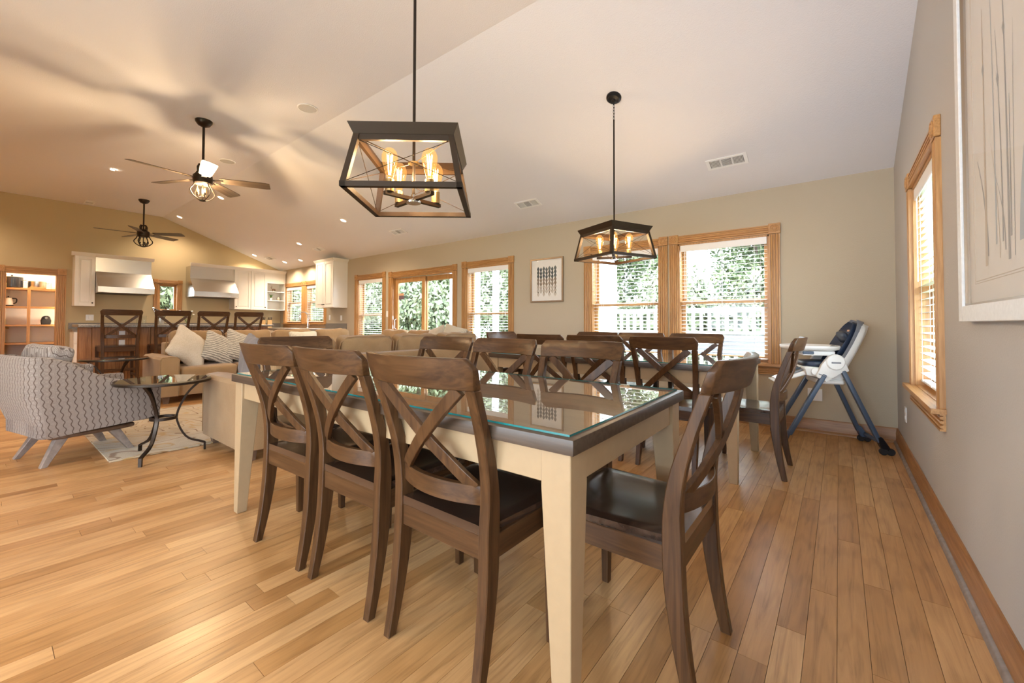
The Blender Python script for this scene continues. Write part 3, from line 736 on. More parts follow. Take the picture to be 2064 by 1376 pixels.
# ------------------------------------------------------------------ pendant lanterns
def lantern(loc, rz, z0, label, ceil, chain):
    t = thing('pendant_lantern', label, 'pendant lamp', (*loc, 0), rz, 'open-frame four-bulb lanterns over the tables')
    b, a, z1 = .25, .205, z0+.235; s = .024
    def sq(h, z): return [(-h, -h, z), (h, -h, z), (h, h, z), (-h, h, z)]
    # flared top band
    ht = z1+.042
    mb = MB(); n = 4; rings = []
    o0, o1 = sq(a+.004, z1), sq(a+.024, ht); i0, i1 = sq(a-.012, z1), sq(a+.006, ht)
    mb.add(o0+o1+i0+i1, [(k, (k+1) % 4, 4+(k+1) % 4, 4+k) for k in range(4)]+[(8+k, 12+k, 12+(k+1) % 4, 8+(k+1) % 4) for k in range(4)]+[(4+k, 4+(k+1) % 4, 12+(k+1) % 4, 12+k) for k in range(4)]+[(k, 8+k, 8+(k+1) % 4, (k+1) % 4) for k in range(4)])
    mb.build('top_band', 'lantern_bronze', t)
    mb = MB()
    for k in range(4):
        p, q = Vector(sq(a-.006, z1-.012)[k]), Vector(sq(a-.006, z1-.012)[(k+1) % 4]); mb.bar(p, q, .016, .026)
    mb.build('top_frame', 'lantern_bronze', t)
    mb = MB()
    for k in range(4):
        p, q = Vector(sq(b-.012, z0+.011)[k]), Vector(sq(b-.012, z0+.011)[(k+1) % 4]); d = (q-p).normalized()*.012; mb.bar(p-d, q+d, .024, .022)
    mb.build('bottom_frame', 'lantern_bronze', t)
    for k in range(4):
        p, q = Vector(sq(b-.012, z0+.01)[k]), Vector(sq(a-.008, z1)[k]); MB().bar(p, q, s, s, up=(1, 0, 0)).build('post', 'lantern_bronze', t)
    for k in range(4):
        A0, A1 = Vector(sq(b-.012, z0+.022)[k]), Vector(sq(b-.012, z0+.022)[(k+1) % 4]); B0, B1 = Vector(sq(a-.01, z1-.02)[k]), Vector(sq(a-.01, z1-.02)[(k+1) % 4])
        MB().tube([A0, B1], .0016, 5).tube([A1, B0], .0016, 5).build('wire_cross', 'lantern_bronze', t)
    hub = z1-.045
    mb = MB()
    for k in range(4): mb.tube([(0, 0, hub), Vector(sq(a-.012, z1-.01)[k])], .0025, 5)
    mb.build('top_spokes', 'lantern_bronze', t)
    MB().lathe([(.002, hub-.006), (.026, hub-.004), (.026, hub+.004), (.002, hub+.006)], 20).build('hub_plate', 'brass', t)
    zc = z0+.02
    rodtop = ceil-.20 if chain else ceil-.03
    MB().tube([(0, 0, zc), (0, 0, rodtop)], .007, 10).build('rod', 'bronze', t)
    MB().lathe([(.001, zc-.020), (.034, zc-.018), (.036, zc-.012), (.03, zc-.004), (.012, zc+.004), (.012, zc+.022), (.003, zc+.024)], 20).build('lower_hub', 'chrome', t)
    for k in range(4):
        an = PI/2*k+PI/4; d = Vector((math.cos(an), math.sin(an), 0)); 
        MB().bar(d*.012+Vector((0, 0, zc)), d*.150+Vector((0, 0, zc)), .020, .016).build('arm', 'lantern_bronze', t)
        c = d*.125; z = zc+.008
        MB().lathe([(.008, 0), (.020, .001), (.020, .055), (.016, .058)], 16, (c.x, c.y, z)).build('socket', 'brass', t)
        z2 = z+.056; prof = [(.013, 0), (.015, .012), (.022, .035), (.030, .062), (.0355, .088), (.035, .106), (.029, .124), (.017, .137), (.003, .142)]
        bo = MB().lathe(prof, 18, (c.x, c.y, z2)).build('bulb', 'bulb_glass', t)
        mb = MB()
        for q in range(6):
            a1 = 2*PI*q/6; a2 = a1+.5
            mb.tube([(c.x+.005*math.cos(a1), c.y+.005*math.sin(a1), z2+.02), (c.x+.013*math.cos(a2), c.y+.013*math.sin(a2), z2+.112)], .0009, 5)
        mb.build('filament', 'filament', bo)
        w3 = Matrix.Rotation(rz, 3, 'Z')@c
        point((loc[0]+w3.x, loc[1]+w3.y, z2+.066), P_PEND, r=.022)
    # canopy follows the ceiling
    cy = loc[1]; tilt = -math.atan(SL) if cy > YRG else 0
    co = MB().lathe([(.066, 0), (.064, -.012), (.050, -.020), (.048, -.026), (.020, -.030), (.014, -.045), (.003, -.046)], 28).build('canopy', 'black_metal', t, (0, 0, ceil_z(cy)))
    co.rotation_mode = 'QUATERNION'
    co.rotation_quaternion = (Matrix.Rotation(-rz, 3, 'Z')@Matrix.Rotation(tilt, 3, 'X')).to_quaternion()
    if chain:
        zz = rodtop; k = 0; mb = MB()
        while zz < ceil_z(cy)-.045:
            n = 12; ax = k % 2; ring = []
            for q in range(n):
                u, v = .008*math.cos(2*PI*q/n), .017*math.sin(2*PI*q/n)
                ring.append(((u, 0, zz+.014+v) if ax else (0, u, zz+.014+v)))
            mb.tube(ring, .0022, 6, closed=True); zz += .027; k += 1
        mb.build('chain', 'black_metal', t)
    return t
lantern((-1.56, 1.24), math.radians(39.8), 1.60, 'large open bronze lantern hanging over the near table', ceil_z(1.24), False)
lantern((-1.545, 3.42), math.radians(-24), 1.60, 'bronze lantern on a chain over the far table, before the paired windows', ceil_z(3.42), True)

# ------------------------------------------------------------------ ceiling fans
def ceiling_fan(loc, zb, ang0, label, lit):
    t = thing('ceiling_fan', label, 'ceiling fan', (*loc, 0), 0, 'five-blade cage fans on the flat ceiling'); zc = HC
    MB().lathe([(.085, 0), (.083, -.02), (.06, -.055), (.03, -.07), (.018, -.075), (.002, -.076)], 24, (0, 0, zc)).build('canopy', 'bronze', t)
    MB().tube([(0, 0, zc-.07), (0, 0, zb+.10)], .013, 12).build('downrod', 'bronze', t)
    mb = MB()
    for k in range(4):
        a = PI/2*k+.4; R = lambda r, z: (r*math.cos(a), r*math.sin(a), z)
        mb.tube([R(.02, zb+.17), R(.045, zb+.175), R(.062, zb+.14), R(.058, zb+.09), R(.085, zb+.05), R(.085, zb+.02)], .011, 8)
    mb.build('yoke', 'bronze', t)
    MB().lathe([(.02, .10), (.06, .075), (.095, .05), (.098, .0), (.092, -.04), (.075, -.055), (.01, -.056)], 28, (0, 0, zb)).build('motor_housing', 'bronze', t)
    for k in range(5):
        a = math.radians(ang0)+2*PI*k/5
        mb = MB(); mb.bar((.09, 0, 0), (.20, 0, .004), .05, .006)
        br = mb.build('blade_bracket', 'bronze', t, (0, 0, zb+.01), a)
        rings = []
        for r, wd in ((.17, .095), (.20, .115), (.35, .130), (.50, .142), (.64, .148), (.675, .130), (.682, .118)):
            tl = math.radians(-12); c_, s_ = math.cos(tl), math.sin(tl); h = wd/2
            rings.append([(r, -h*c_, -h*s_-.003), (r, h*c_, h*s_-.003), (r, h*c_, h*s_+.003), (r, -h*c_, -h*s_+.003)])
        bl_ = MB().loft(rings).build('blade', 'blade', t, (0, 0, zb+.015), a)
    # cage below
    zt = zb-.055
    for k in range(6 if not lit else 4):
        n = 6 if not lit else 4; a = 2*PI*k/n+.3; R = lambda r, z: (r*math.cos(a), r*math.sin(a), zt+z)
        MB().tube(spline([R(.085, .02), R(.105, -.03), R(.135, -.075), R(.128, -.11), R(.085, -.155), R(.02, -.185)], 14), .0085 if not lit else .005, 8).build('cage_rib', 'bronze', t)
    MB().lathe([(.01, -.195), (.03, -.19), (.032, -.18), (.012, -.175), (.010, -.13), (.004, -.128)], 16, (0, 0, zt)).build('finial', 'bronze', t)
    if lit:
        MB().lathe([(.088, .0), (.105, -.03), (.134, -.075), (.127, -.11), (.085, -.153), (.03, -.178)], 28, (0, 0, zt), cap=False).build('glass_bowl', 'clear_glass', t)
    MB().tube([(0, 0, zt), (0, 0, zt-.13)], .008, 8).build('lamp_stem', 'bronze', t)
    for k in range(3):
        a = 2*PI*k/3+.2; x, y = .045*math.cos(a), .045*math.sin(a)
        MB().tube([(0, 0, zt-.135), (x, y, zt-.145), (x, y, zt-.12)], .006, 8).lathe([(.011, 0), (.011, .03), (.008, .031)], 12, (x, y, zt-.125)).build('candle_socket', 'bronze', t)
        bo = MB().lathe([(.007, 0), (.012, .012), (.0155, .028), (.012, .048), (.004, .066), (.001, .072)], 14, (x, y, zt-.094)).build('bulb', 'bulb_glass' if lit else 'clear_glass', t)
        if lit:
            MB().tube([(x, y, zt-.085), (x, y, zt-.045)], .0045, 8).build('filament', 'filament', bo)
            point((loc[0]+x, loc[1]+y, zt-.065), P_FAN, r=.02)
    return t
ceiling_fan((-5.82, 1.57), 2.70, -10, 'nearer ceiling fan with glowing bulbs in its glass bowl', True)
ceiling_fan((-10.525, 1.905), 2.735, 49, 'farther ceiling fan with unlit cage, near the kitchen wall', False)

# ------------------------------------------------------------------ things in the ceiling
def on_ceiling(o, x, y):
    o.location = (x, y, ceil_z(y))
    if y > YRG: o.rotation_euler = (-math.atan(SL), 0, 0)
cans = [(-6.867, 3.92, 'recessed ceiling light right of the first fan, above the sliding door'), (-9.13, 4.204, 'recessed ceiling light above the sink wall cabinet'), (-11.55, 4.22, 'recessed ceiling light close to the gable wall over the cabinets'), (-10.92, 4.68, 'recessed ceiling light over the sink, left of the pair'), (-10.18, 4.72, 'recessed ceiling light over the sink, right of the pair'), (-11.275, 2.633, 'recessed ceiling light at the ridge beside the farther fan'), (-8.87, 2.67, 'recessed ceiling light showing under the nearer fan blades'), (-8.777, 1.196, 'recessed ceiling light left of the nearer fan')]
can0 = None
for x, y, lab in cans:
    if can0 is None:
        can0 = thing('recessed_light', lab, 'ceiling light', group='recessed can lights')
        MB().lathe([(.045, -.001), (.048, -.006), (.062, -.007), (.070, -.004), (.071, .0)], 24, cap=False).build('trim_ring', 'white_plastic', can0)
        MB().lathe([(.001, -.0025), (.0455, -.0024), (.046, -.001), (.001, -.001)], 24).build('lens', 'can_glow', can0)
        c = can0
    else: c = copy_tree(can0, label=lab)
    on_ceiling(c, x, y)
    s_ = spot((x, y, ceil_z(y)-.02), P_CAN)
for x, y in [(-8.8, -1.2), (-6.0, -1.6), (-11.2, -.6), (-3.4, -1.2)]: spot((x, y, HC-.02), P_CAN)   # spots without fixtures, added as fill over the unseen half of the room
sp0 = None
for x, y, lab in [(-4.572, 2.177, 'round ceiling speaker between the near lantern and the fan'), (-7.018, 2.185, 'round ceiling speaker behind the nearer fan')]:
    s_ = thing('ceiling_speaker', lab, 'speaker', group='in-ceiling speakers')
    MB().lathe([(.001, -.006), (.09, -.006), (.092, -.003)], 28).build('grille', 'speaker_mesh', s_); MB().lathe([(.092, -.001), (.092, -.008), (.102, -.006), (.104, 0)], 28, cap=False).build('rim', 'white_plastic', s_)
    on_ceiling(s_, x, y)
def vent(x, y, lab, w_=.36, d_=.15):
    t = thing('ceiling_vent', lab, 'vent', group='white ceiling registers')
    hw, hd = w_/2, d_/2; mb = MB()
    mb.box(-hw, hw, -hd, -hd+.022, -.008, 0).box(-hw, hw, hd-.022, hd, -.008, 0).box(-hw, -hw+.03, -hd+.022, hd-.022, -.008, 0).box(hw-.03, hw, -hd+.022, hd-.022, -.008, 0)
    b = (2*hw-.06)/3
    for k in (1, 2): x0 = -hw+.03+b*k; mb.box(x0-.006, x0+.006, -hd+.022, hd-.022, -.008, 0)
    mb.build('frame', 'white_plastic', t)
    MB().box(-hw+.02, hw-.02, -hd+.02, hd-.02, -.001, 0).build('duct', 'duct_grey', t)
    for k in range(3):
        mb = MB(); xa = -hw+.03+b*k+.006; xb = xa+b-.012
        if k == 1:
            n = 7
            for q in range(n): y0 = -hd+.024+(d_-.048)*(q+.5)/n; mb.hexa([(xa, y0-.002, -.006), (xb, y0-.002, -.006), (xb, y0+.001, -.006), (xa, y0+.001, -.006)], [(xa, y0+.002, -.001), (xb, y0+.002, -.001), (xb, y0+.005, -.001), (xa, y0+.005, -.001)])
        else:
            n = 8
            for q in range(n): x0 = xa+(xb-xa)*(q+.5)/n; mb.box(x0-.0015, x0+.0015, -hd+.022, hd-.022, -.007, -.001)
        mb.build('louvre', 'white_plastic', t)
    on_ceiling(t, x, y)
for x, y, lab in [(-.85, 4.49, 'white ceiling register nearest the right wall'), (-3.25, 4.48, 'white ceiling register above the framed leaf print'), (-6.05, 4.48, 'white ceiling register above the sliding door'), (-8.84, 4.49, 'white ceiling register beside the sink wall cabinet'), (-11.16, 4.44, 'white ceiling register by the corner cabinets'), (-11.6, 1.28, 'thin ceiling register beside the yellow gable wall')]:
    vent(x, y, lab)

# ------------------------------------------------------------------ pictures
def leaf_picture():
    t = thing('framed_print', 'bronze framed print of rows of leaf shapes on the window wall', 'picture', (-3.285, YB, 1.66)); hw, hz, fw = .278, .316, .022
    mb = MB(); mb.box(-hw, -hw+fw, -.03, 0, -hz, hz).box(hw-fw, hw, -.03, 0, -hz, hz).box(-hw+fw, hw-fw, -.03, 0, -hz, -hz+fw).box(-hw+fw, hw-fw, -.03, 0, hz-fw, hz); mb.build('frame', 'frame_bronze', t, bevel=.002)
    MB().box(-hw+fw, hw-fw, -.014, 0, -hz+fw, hz-fw).build('mat_board', 'paper', t)
    mb = MB()
    for i in range(7):
        for j in range(8):
            x = -.145+.0485*i; z = .165-.052*j-(.012 if i % 2 else 0); mi = 0 if j < 3 else (1 if j < 5 else 2)
            wd, hh = .022, .038
            if j == 7 and i % 2: continue
            mb.add([(x, -.0145, z+hh), (x-wd*.7, -.0145, z+hh*.4), (x-wd, -.0145, z), (x-wd*.6, -.0145, z-hh*.5), (x, -.0145, z-hh), (x+wd*.6, -.0145, z-hh*.5), (x+wd, -.0145, z), (x+wd*.7, -.0145, z+hh*.4)], [(0,1,2,3,4,5,6,7)], mi)
            mb.add([(x-.001, -.0148, z+hh), (x-.001, -.0148, z-hh), (x+.001, -.0148, z-hh), (x+.001, -.0148, z+hh)], [(0,1,2,3)], 3)
    mb.build('print', ['ink_dark', 'ink_brown', 'ink_pale', 'paper'], t, flat=True)
    MB().box(-hw+fw, hw-fw, -.020, -.0185, -hz+fw, hz-fw).build('glazing', 'picture_glass', t, flat=True)
leaf_picture()
def grass_picture():
    # on the right wall: local x along the wall (towards the camera), y into the wall
    t = thing('framed_watercolor', 'large whitewashed frame with a grey watercolor of tall grasses, right wall', 'picture', (XR, 1.74, 1.735), -PI/2); hw, hz, fw = .595, .682, .058
    mb = MB()
    mb.box(-hw, -hw+fw, -.034, 0, -hz, hz).box(hw-fw, hw, -.034, 0, -hz, hz).box(-hw+fw, hw-fw, -.034, 0, -hz, -hz+fw).box(-hw+fw, hw-fw, -.034, 0, hz-fw, hz); mb.build('frame', 'frame_white', t, bevel=.002)
    mb = MB(); q = .008; a, b = hw-fw, hz-fw
    mb.box(-a, -a+q, -.026, 0, -b, b).box(a-q, a, -.026, 0, -b, b).box(-a+q, a-q, -.026, 0, -b, -b+q).box(-a+q, a-q, -.026, 0, b-q, b); mb.build('slip', 'frame_bronze', t)
    MB().box(-a+q, a-q, -.012, 0, -b+q, b-q).build('mat_board', 'paper_warm', t)
    mb = MB(); a2, b2 = a-.075, b-.075
    for k in (0, .008):
        u, v = a2-k, b2-k
        mb.box(-u, -u+.002, -.0126, -.012, -v, v).box(u-.002, u, -.0126, -.012, -v, v).box(-u, u, -.0126, -.012, -v, -v+.002).box(-u, u, -.0126, -.012, v-.002, v)
    mb.build('border_line', 'ink_pale', t)
    rg = random.Random(5); mb = MB()
    for k in range(17):
        x = -a2+.06+rg.random()*(2*a2-.12); z0 = -b2+.03+rg.random()*.08; h = .25+rg.random()*.75; lean = (rg.random()-.5)*.22; wd = .003+rg.random()*.010
        if k % 6 == 0: wd *= 1.8
        n = 8; vs = []
        for i in range(n+1):
            f = i/n; zz = z0+h*f; xx = x+lean*f*f; ww = wd*(1-.8*f)
            vs += [(xx-ww, -.0124-.00001*k, zz), (xx+ww, -.0124-.00001*k, zz)]
        zs = [v_ for v_ in vs if v_[2] < b2]
        mb.add(vs, [(2*i, 2*i+1, 2*i+3, 2*i+2) for i in range(n)], rg.choice((0, 0, 1, 2)))
        if k % 3 == 0:
            xx, zz = x+lean*.6, z0+h*.75; mb.add([(xx, -.0128, zz+.03), (xx-.014, -.0128, zz+.012), (xx, -.0128, zz-.02), (xx+.012, -.0128, zz+.004)], [(0,1,2,3)], 0)
    mb.build('print', ['ink_grey', 'ink_pale', 'ink_blue'], t, flat=True)
    MB().box(-a+q, a-q, -.022, -.0205, -b+q, b-q).build('glazing', 'picture_glass', t, flat=True)
grass_picture()
def plate(name, loc, rz, label, kind='outlet', w_=.072, h=.118):
    t = thing(name, label, kind, loc, rz)
    MB().box(-w_/2, w_/2, -.006, 0, -h/2, h/2).build('cover', 'white_plastic', t, bevel=.002)
    if kind == 'outlet':
        for z in (-.026, .026): MB().lathe([(.001, 0), (.016, 0), (.016, .002), (.001, .002)], 14).build('socket', 'white_gloss', t, (0, -.0065, z)).rotation_euler = (PI/2, 0, 0)
    else: MB().box(-.016, .016, -.010, -.006, -.03, .03).build('rocker', 'white_gloss', t, bevel=.002)
plate('wall_outlet', (-.19, YB, .36), 0, 'white wall outlet behind the high chair', w_=.115)
plate('wall_outlet', (XR, 4.40, .35), -PI/2, 'white wall outlet low on the right wall near the corner')
plate('light_switch', (XK, 1.355, 1.135), PI/2, 'white switch plate on the kitchen wall beside the pantry', 'switch', w_=.115)
plate('light_switch', (-7.083, YB, 1.22), 0, 'white switch plate between the window and the sliding door', 'switch', w_=.06)
plate('wall_outlet', (-8.80, YB, 1.15), 0, 'white outlet under the sink wall cabinet')
plate('wall_outlet', (-9.30, YB, 1.16), 0, 'white switch plate just right of the sink window', 'outlet')


# ------------------------------------------------------------------ living area
rug = thing('area_rug', 'cream wool rug with thin brown scrolls under the sofas', 'rug', (-5.33, 2.1, 0))
MB().box(-1.06, 1.06, -1.49, 1.5, 0.0005, .013).build('pile', 'rug_wool', rug, bevel=.004)
mb = MB(); mb.tube([(-1.06, -1.49, .007), (1.06, -1.49, .007)], .007, 6).tube([(-1.06, 1.5, .007), (1.06, 1.5, .007)], .007, 6).tube([(1.062, -1.49, .007), (1.062, 1.5, .007)], .007, 6)
mb.build('binding', 'rug_wool', rug)

def piping(mb, pts, r=.005): mb.tube(pts, r, 6, closed=True)
def sofa(loc, rz, L, label, arms, nc, seed):
    t = thing('sofa', label, 'sofa', (*loc, 0), rz, 'tan sectional sofas in a U'); Dp = .94
    MB().box(.01, L-.01, .04, Dp-.02, .09, .30).build('base', 'sofa_fabric', t, bevel=.012, seg=2)
    xa, xb = (.20 if 'L' in arms else .0), (L-.20 if 'R' in arms else L)
    MB().box(xa, xb, Dp-.19, Dp, .085, .76).build('back_frame', 'sofa_fabric', t, bevel=.03, seg=3)
    for k, (s_, x) in enumerate((('L', 0), ('R', L-.20))):
        if s_ not in arms: continue
        rings = []
        for y in (0, .012, .03, Dp-.03, Dp-.012, Dp):
            e = .012 if y in (0, Dp) else (.004 if y in (.012, Dp-.012) else 0)
            z1 = .595+.015*math.sin(PI*y/Dp)
            rings.append([(x+e, y, .085+e), (x+.2-e, y, .085+e), (x+.2-e, y, z1-.03), (x+.175, y, z1-e), (x+.1, y, z1+.012-e), (x+.025, y, z1-e), (x+e, y, z1-.03)])
        a = MB().loft(rings).build('arm', 'sofa_fabric', t)
        mb = MB(); z1 = .595; piping(mb, [(x+.003, .004, .10), (x+.197, .004, .10), (x+.197, .004, z1-.03), (x+.172, .004, z1-.003), (x+.1, .004, z1+.008), (x+.028, .004, z1-.003), (x+.003, .004, z1-.03)], .004)
        mb.build('piping', 'sofa_fabric', a)
    cw = (xb-xa)/nc
    for i in range(nc):
        x = xa+cw*(i+.5)
        o = mk('seat_cushion', cushion_mesh('seat_cushion', cw/2-.004, .375, .085, 'sofa_fabric', 7, 0, .005, 10, seed+i), t, (x, .36, .375))
        o = mk('back_cushion', cushion_mesh('back_cushion', cw/2-.008, .245, .105, 'sofa_fabric', 6, .22, .016, 14, seed+i*3.3, fs=6), t); place(o, (x, Dp-.30, .695), (math.radians(78), 0, 0))
        b = []; hx, hy = cw/2-.012, .238
        for k in range(28):
            a = 2*PI*k/28; c_, s2 = math.cos(a), math.sin(a); r = (abs(c_)**7+abs(s2)**7)**(-1/7); b.append((c_*r*hx*.985, s2*r*hy*.985, -.062))
        MB().tube(b, .0055, 6, closed=True).build('piping', 'sofa_fabric', o)
    for x in (.08, L-.08):
        for y in (.08, Dp-.10):
            MB().hexa([(x-.025, y-.025, .0), (x+.025, y-.025, .0), (x+.025, y+.025, .0), (x-.025, y+.025, .0)], [(x-.035, y-.035, .09), (x+.035, y-.035, .09), (x+.035, y+.035, .09), (x-.035, y+.035, .09)]).build('foot', 'walnut', t)
    return t
sofa((-4.36, 3.92), -PI/2, 2.72, 'tan sofa with its back to the dining tables', 'R', 4, 1)
sofa((-6.72, 1.40), PI/2, 2.95, 'tan sofa facing the dining tables, backed by the bar', 'L', 4, 20)
sofa((-6.68, 3.95), 0, 2.28, 'tan sofa along the windows, in the bend of the U', '', 3, 40)

def pillow(loc, rot, hx, hy, hz, mat, label, seed, pip=None, group='scatter pillows on the sofas'):
    o = mk('scatter_pillow', cushion_mesh('scatter_pillow', hx, hy, hz, mat, 9, .95, .010, 16, seed), None); place(o, loc, rot)
    tag(o, label, 'pillow', group); return o
R_ = math.radians
pillow((-7.02, 1.78, .685), (R_(62), R_(38), R_(100)), .27, .27, .10, 'pillow_cream', 'large cream pillow tipped on its corner on the far sofa', 3)
pillow((-7.05, 2.14, .665), (R_(66), R_(24), R_(98)), .23, .23, .09, 'pillow_stripe', 'cream striped pillow between the cream and ribbed pillows', 7)
pillow((-7.08, 2.42, .675), (R_(66), R_(22), R_(96)), .24, .24, .09, 'pillow_stripe', 'grey ribbed pillow, rightmost leaning on the far sofa', 12)
pillow((-7.14, 3.40, .70), (R_(70), 0, R_(92)), .25, .22, .09, 'pillow_plaid', 'plaid pillow at the corner of the far sofa', 15)
pillow((-4.20, 1.52, .70), (R_(86), R_(6), R_(-10)), .22, .24, .085, 'pillow_grey', 'slate grey pillow standing behind the near sofa arm', 18)
pillow((-4.62, 4.42, .80), (R_(72), R_(12), R_(8)), .22, .22, .085, 'pillow_plaid', 'pale patterned pillow right of the sliding door, on the window sofa', 21)
pillow((-4.98, 4.40, .80), (R_(70), R_(-14), R_(-4)), .20, .20, .08, 'pillow_cream', 'small cream pillow below the sliding door, on the window sofa', 24)

def armchair():
    t = thing('armchair', 'patterned tub armchair seen from behind, on splayed wooden legs', 'armchair', (-4.775, .485, 0), R_(13))
    # plan path from front right, round the back, to front left
    path = []
    hw, yf, ybk, rad = .375, .40, -.385, .085
    for i in range(7): path.append((hw-.02*(i == 0), yf-(yf-(ybk+rad))*i/6))
    for i in range(1, 9): a = PI/2*i/8; path.append((hw-rad+rad*math.cos(a), ybk+rad-rad*math.sin(a)))
    for i in range(1, 6): path.append((hw-rad-(2*hw-2*rad)*i/6, ybk-.012*math.sin(PI*i/6)))
    m = path[:]; path += [(-x, y) for x, y in reversed(path[:15])]
    rings = []; n = len(path); 
    for i, (x, y) in enumerate(path):
        v = (y-ybk)/(yf-ybk); zt = .80-.215*(.5-.5*math.cos(PI*min(1, max(0, v-.04)/.70)))
        zb = .205+.055*v; ins = .115*(1-v)**2+.02
        d = Vector((x, y-.05)).normalized() if v < .3 else Vector((math.copysign(1, x), 0))
        ox, oy = x-d.x*ins, y-d.y*ins; th = .085
        ix, iy = x-d.x*th, y-d.y*th
        if v > .3: iy = y
        rings.append([(ox, oy, zb), (x-d.x*.008, y-d.y*.008, zb+(zt-zb)*.55), (x, y, zt-.03), (x-d.x*.015, y-d.y*.015, zt-.004), (ix+d.x*.015, iy+d.y*.015, zt-.004), (ix, iy, zt-.03), (ix-d.x*.01, iy-d.y*.01, zb+.02)])
    MB().loft(rings).build('shell', 'tweed', t, ang=60)
    MB().prism([(-.30, .38), (-.28, -.24), (-.2, -.27), (.2, -.27), (.28, -.24), (.30, .38)], 'z', .235, .36).build('seat_base', 'tweed', t, bevel=.01)
    mk('seat_cushion', cushion_mesh('seat_cushion', .285, .33, .075, 'tweed', 6, 0, .004, 12, 2), t, (0, .085, .43))
    o = mk('back_cushion', cushion_mesh('back_cushion', .285, .225, .085, 'tweed', 6, .22, .008, 12, 5), t); place(o, (-.01, -.20, .665), (R_(76), 0, 0))
    o = mk('lumbar_pillow', cushion_mesh('lumbar_pillow', .17, .14, .06, 'tweed', 7, .9, .008, 12, 9), t); place(o, (.12, -.06, .60), (R_(68), 0, 0))
    MB().prism([(-.22, .28), (-.25, .2), (-.25, -.16), (-.21, -.22), (.21, -.22), (.25, -.16), (.25, .2), (.22, .28)], 'z', .183, .215).build('base_board', 'walnut', t, bevel=.008)
    for sx in (-1, 1):
        for sy_ in (-1, 1):
            p = Vector((sx*.19, sy_*.15, .19)); q = Vector((sx*.235, sy_*.255, 0))
            MB().hexa([(q.x-.02, q.y-.018, 0), (q.x+.02, q.y-.018, 0), (q.x+.02, q.y+.018, 0), (q.x-.02, q.y+.018, 0)], [(p.x-.03, p.y-.035, .185), (p.x+.03, p.y-.035, .185), (p.x+.03, p.y+.035, .185), (p.x-.03, p.y+.035, .185)]).build('leg', 'weathered', t, bevel=.003)
    return t
ac = armchair()

def round_table(loc, r, z, label, rot):
    t = thing('side_table', label, 'side table', (*loc, 0), rot, 'round glass-topped iron side tables')
    n = 48
    MB().lathe([(.01, z-.028), (r-.004, z-.028), (r, z-.024), (r, z-.010), (r-.006, z-.007), (.01, z-.007)], n).build('top_plate', 'bronze', t)
    MB().lathe([(.001, z-.0065), (r-.004, z-.0065), (r-.004, z), (.001, z)], n).build('glass_disc', 'table_glass', t)
    for k in range(3):
        a = 2*PI*k/3; R2 = lambda q, zz: (q*math.cos(a), q*math.sin(a), zz)
        pts = spline([R2(r*.78, z-.03), R2(r*.50, z*.80), R2(r*.29, z*.56), R2(r*.30, z*.40), R2(r*.50, z*.20), R2(r*.86, z*.105)], 18)+[Vector(R2(r*.88, z*.10)), Vector(R2(r*.885, .012)), Vector(R2(r*.885, 0))]
        rings = []
        for i, p in enumerate(pts):
            tg = (pts[min(i+1, len(pts)-1)]-pts[max(i-1, 0)]).normalized(); sd = Vector((-math.sin(a), math.cos(a), 0)); nn = tg.cross(sd)
            h1, h2 = .011, .007
            rings.append([p-sd*h1-nn*h2, p+sd*h1-nn*h2, p+sd*h1+nn*h2, p-sd*h1+nn*h2])
        MB().loft(rings).build('leg', 'bronze', t)
    MB().lathe([(r*.24, z*.475), (r*.29, z*.475), (r*.29, z*.512), (r*.24, z*.512)], 28, cap=False).build('ring', 'bronze', t)
    return t
round_table((-4.175, .897), .30, .60, 'round iron side table with glass top beside the armchair', R_(-40))
round_table((-7.25, 1.06), .33, .59, 'round iron side table beyond the armchair, by the bar stool', R_(20))

# ------------------------------------------------------------------ kitchen
def door_front(parent, axis, a0, a1, z0, z1, pos, sgn, knob=None, name='door', mat='white_paint'):
    # raised panel front; axis 'y': spans y, faces +x at x=pos; axis 'x': spans x, faces -y at y=pos
    fw = .055; th = .02
    def bx(mb, u0, u1, w0, w1, d0, d1):
        if axis == 'y': mb.box(pos+d0, pos+d1, u0, u1, w0, w1)
        else: mb.box(u0, u1, pos-d1, pos-d0, w0, w1)
    g = .003; mb = MB()
    bx(mb, a0+g, a0+fw, z0+g, z1-g, 0, th); bx(mb, a1-fw, a1-g, z0+g, z1-g, 0, th); bx(mb, a0+fw, a1-fw, z0+g, z0+fw, 0, th); bx(mb, a0+fw, a1-fw, z1-fw, z1-g, 0, th)
    o = mb.build(name, mat, parent, bevel=.002)
    mb = MB(); bx(mb, a0+fw, a1-fw, z0+fw, z1-fw, 0, .008); mb.build('panel_back', mat, o)
    if a1-a0 > .2 and z1-z0 > .2: mb = MB(); bx(mb, a0+fw+.022, a1-fw-.022, z0+fw+.022, z1-fw-.022, .008, .017); mb.build('raised_panel', mat, o, bevel=.006)
    if knob:
        u, zk = knob; c = (pos+th, u, zk) if axis == 'y' else (u, pos-th, zk); d = Vector((1, 0, 0)) if axis == 'y' else Vector((0, -1, 0))
        c = Vector(c); MB().tube([c, c+d*.012, c+d*.014, c+d*.024, c+d*.027], [.006, .005, .013, .014, .006], 12).build('knob', 'bronze', o)
    return o
F, Hd = -11.57, -11.27
def crown(parent, axis, a0, a1, pos, z, ret=None):
    prof = [(0, 0), (.012, 0), (.02, .02), (.05, .05), (.055, .07), (0, .07)]
    mb = MB()
    if axis == 'y': mb.prism([(pos+u, z+v) for u, v in prof], 'y', a0, a1)
    else: mb.prism([(pos-u, z+v) for u, v in prof], 'x', a0, a1)
    return mb.build('crown_molding', 'white_paint', parent)
c = thing('wall_cabinet', 'narrow white wall cabinet left of the left-hand range hood', 'cabinet')
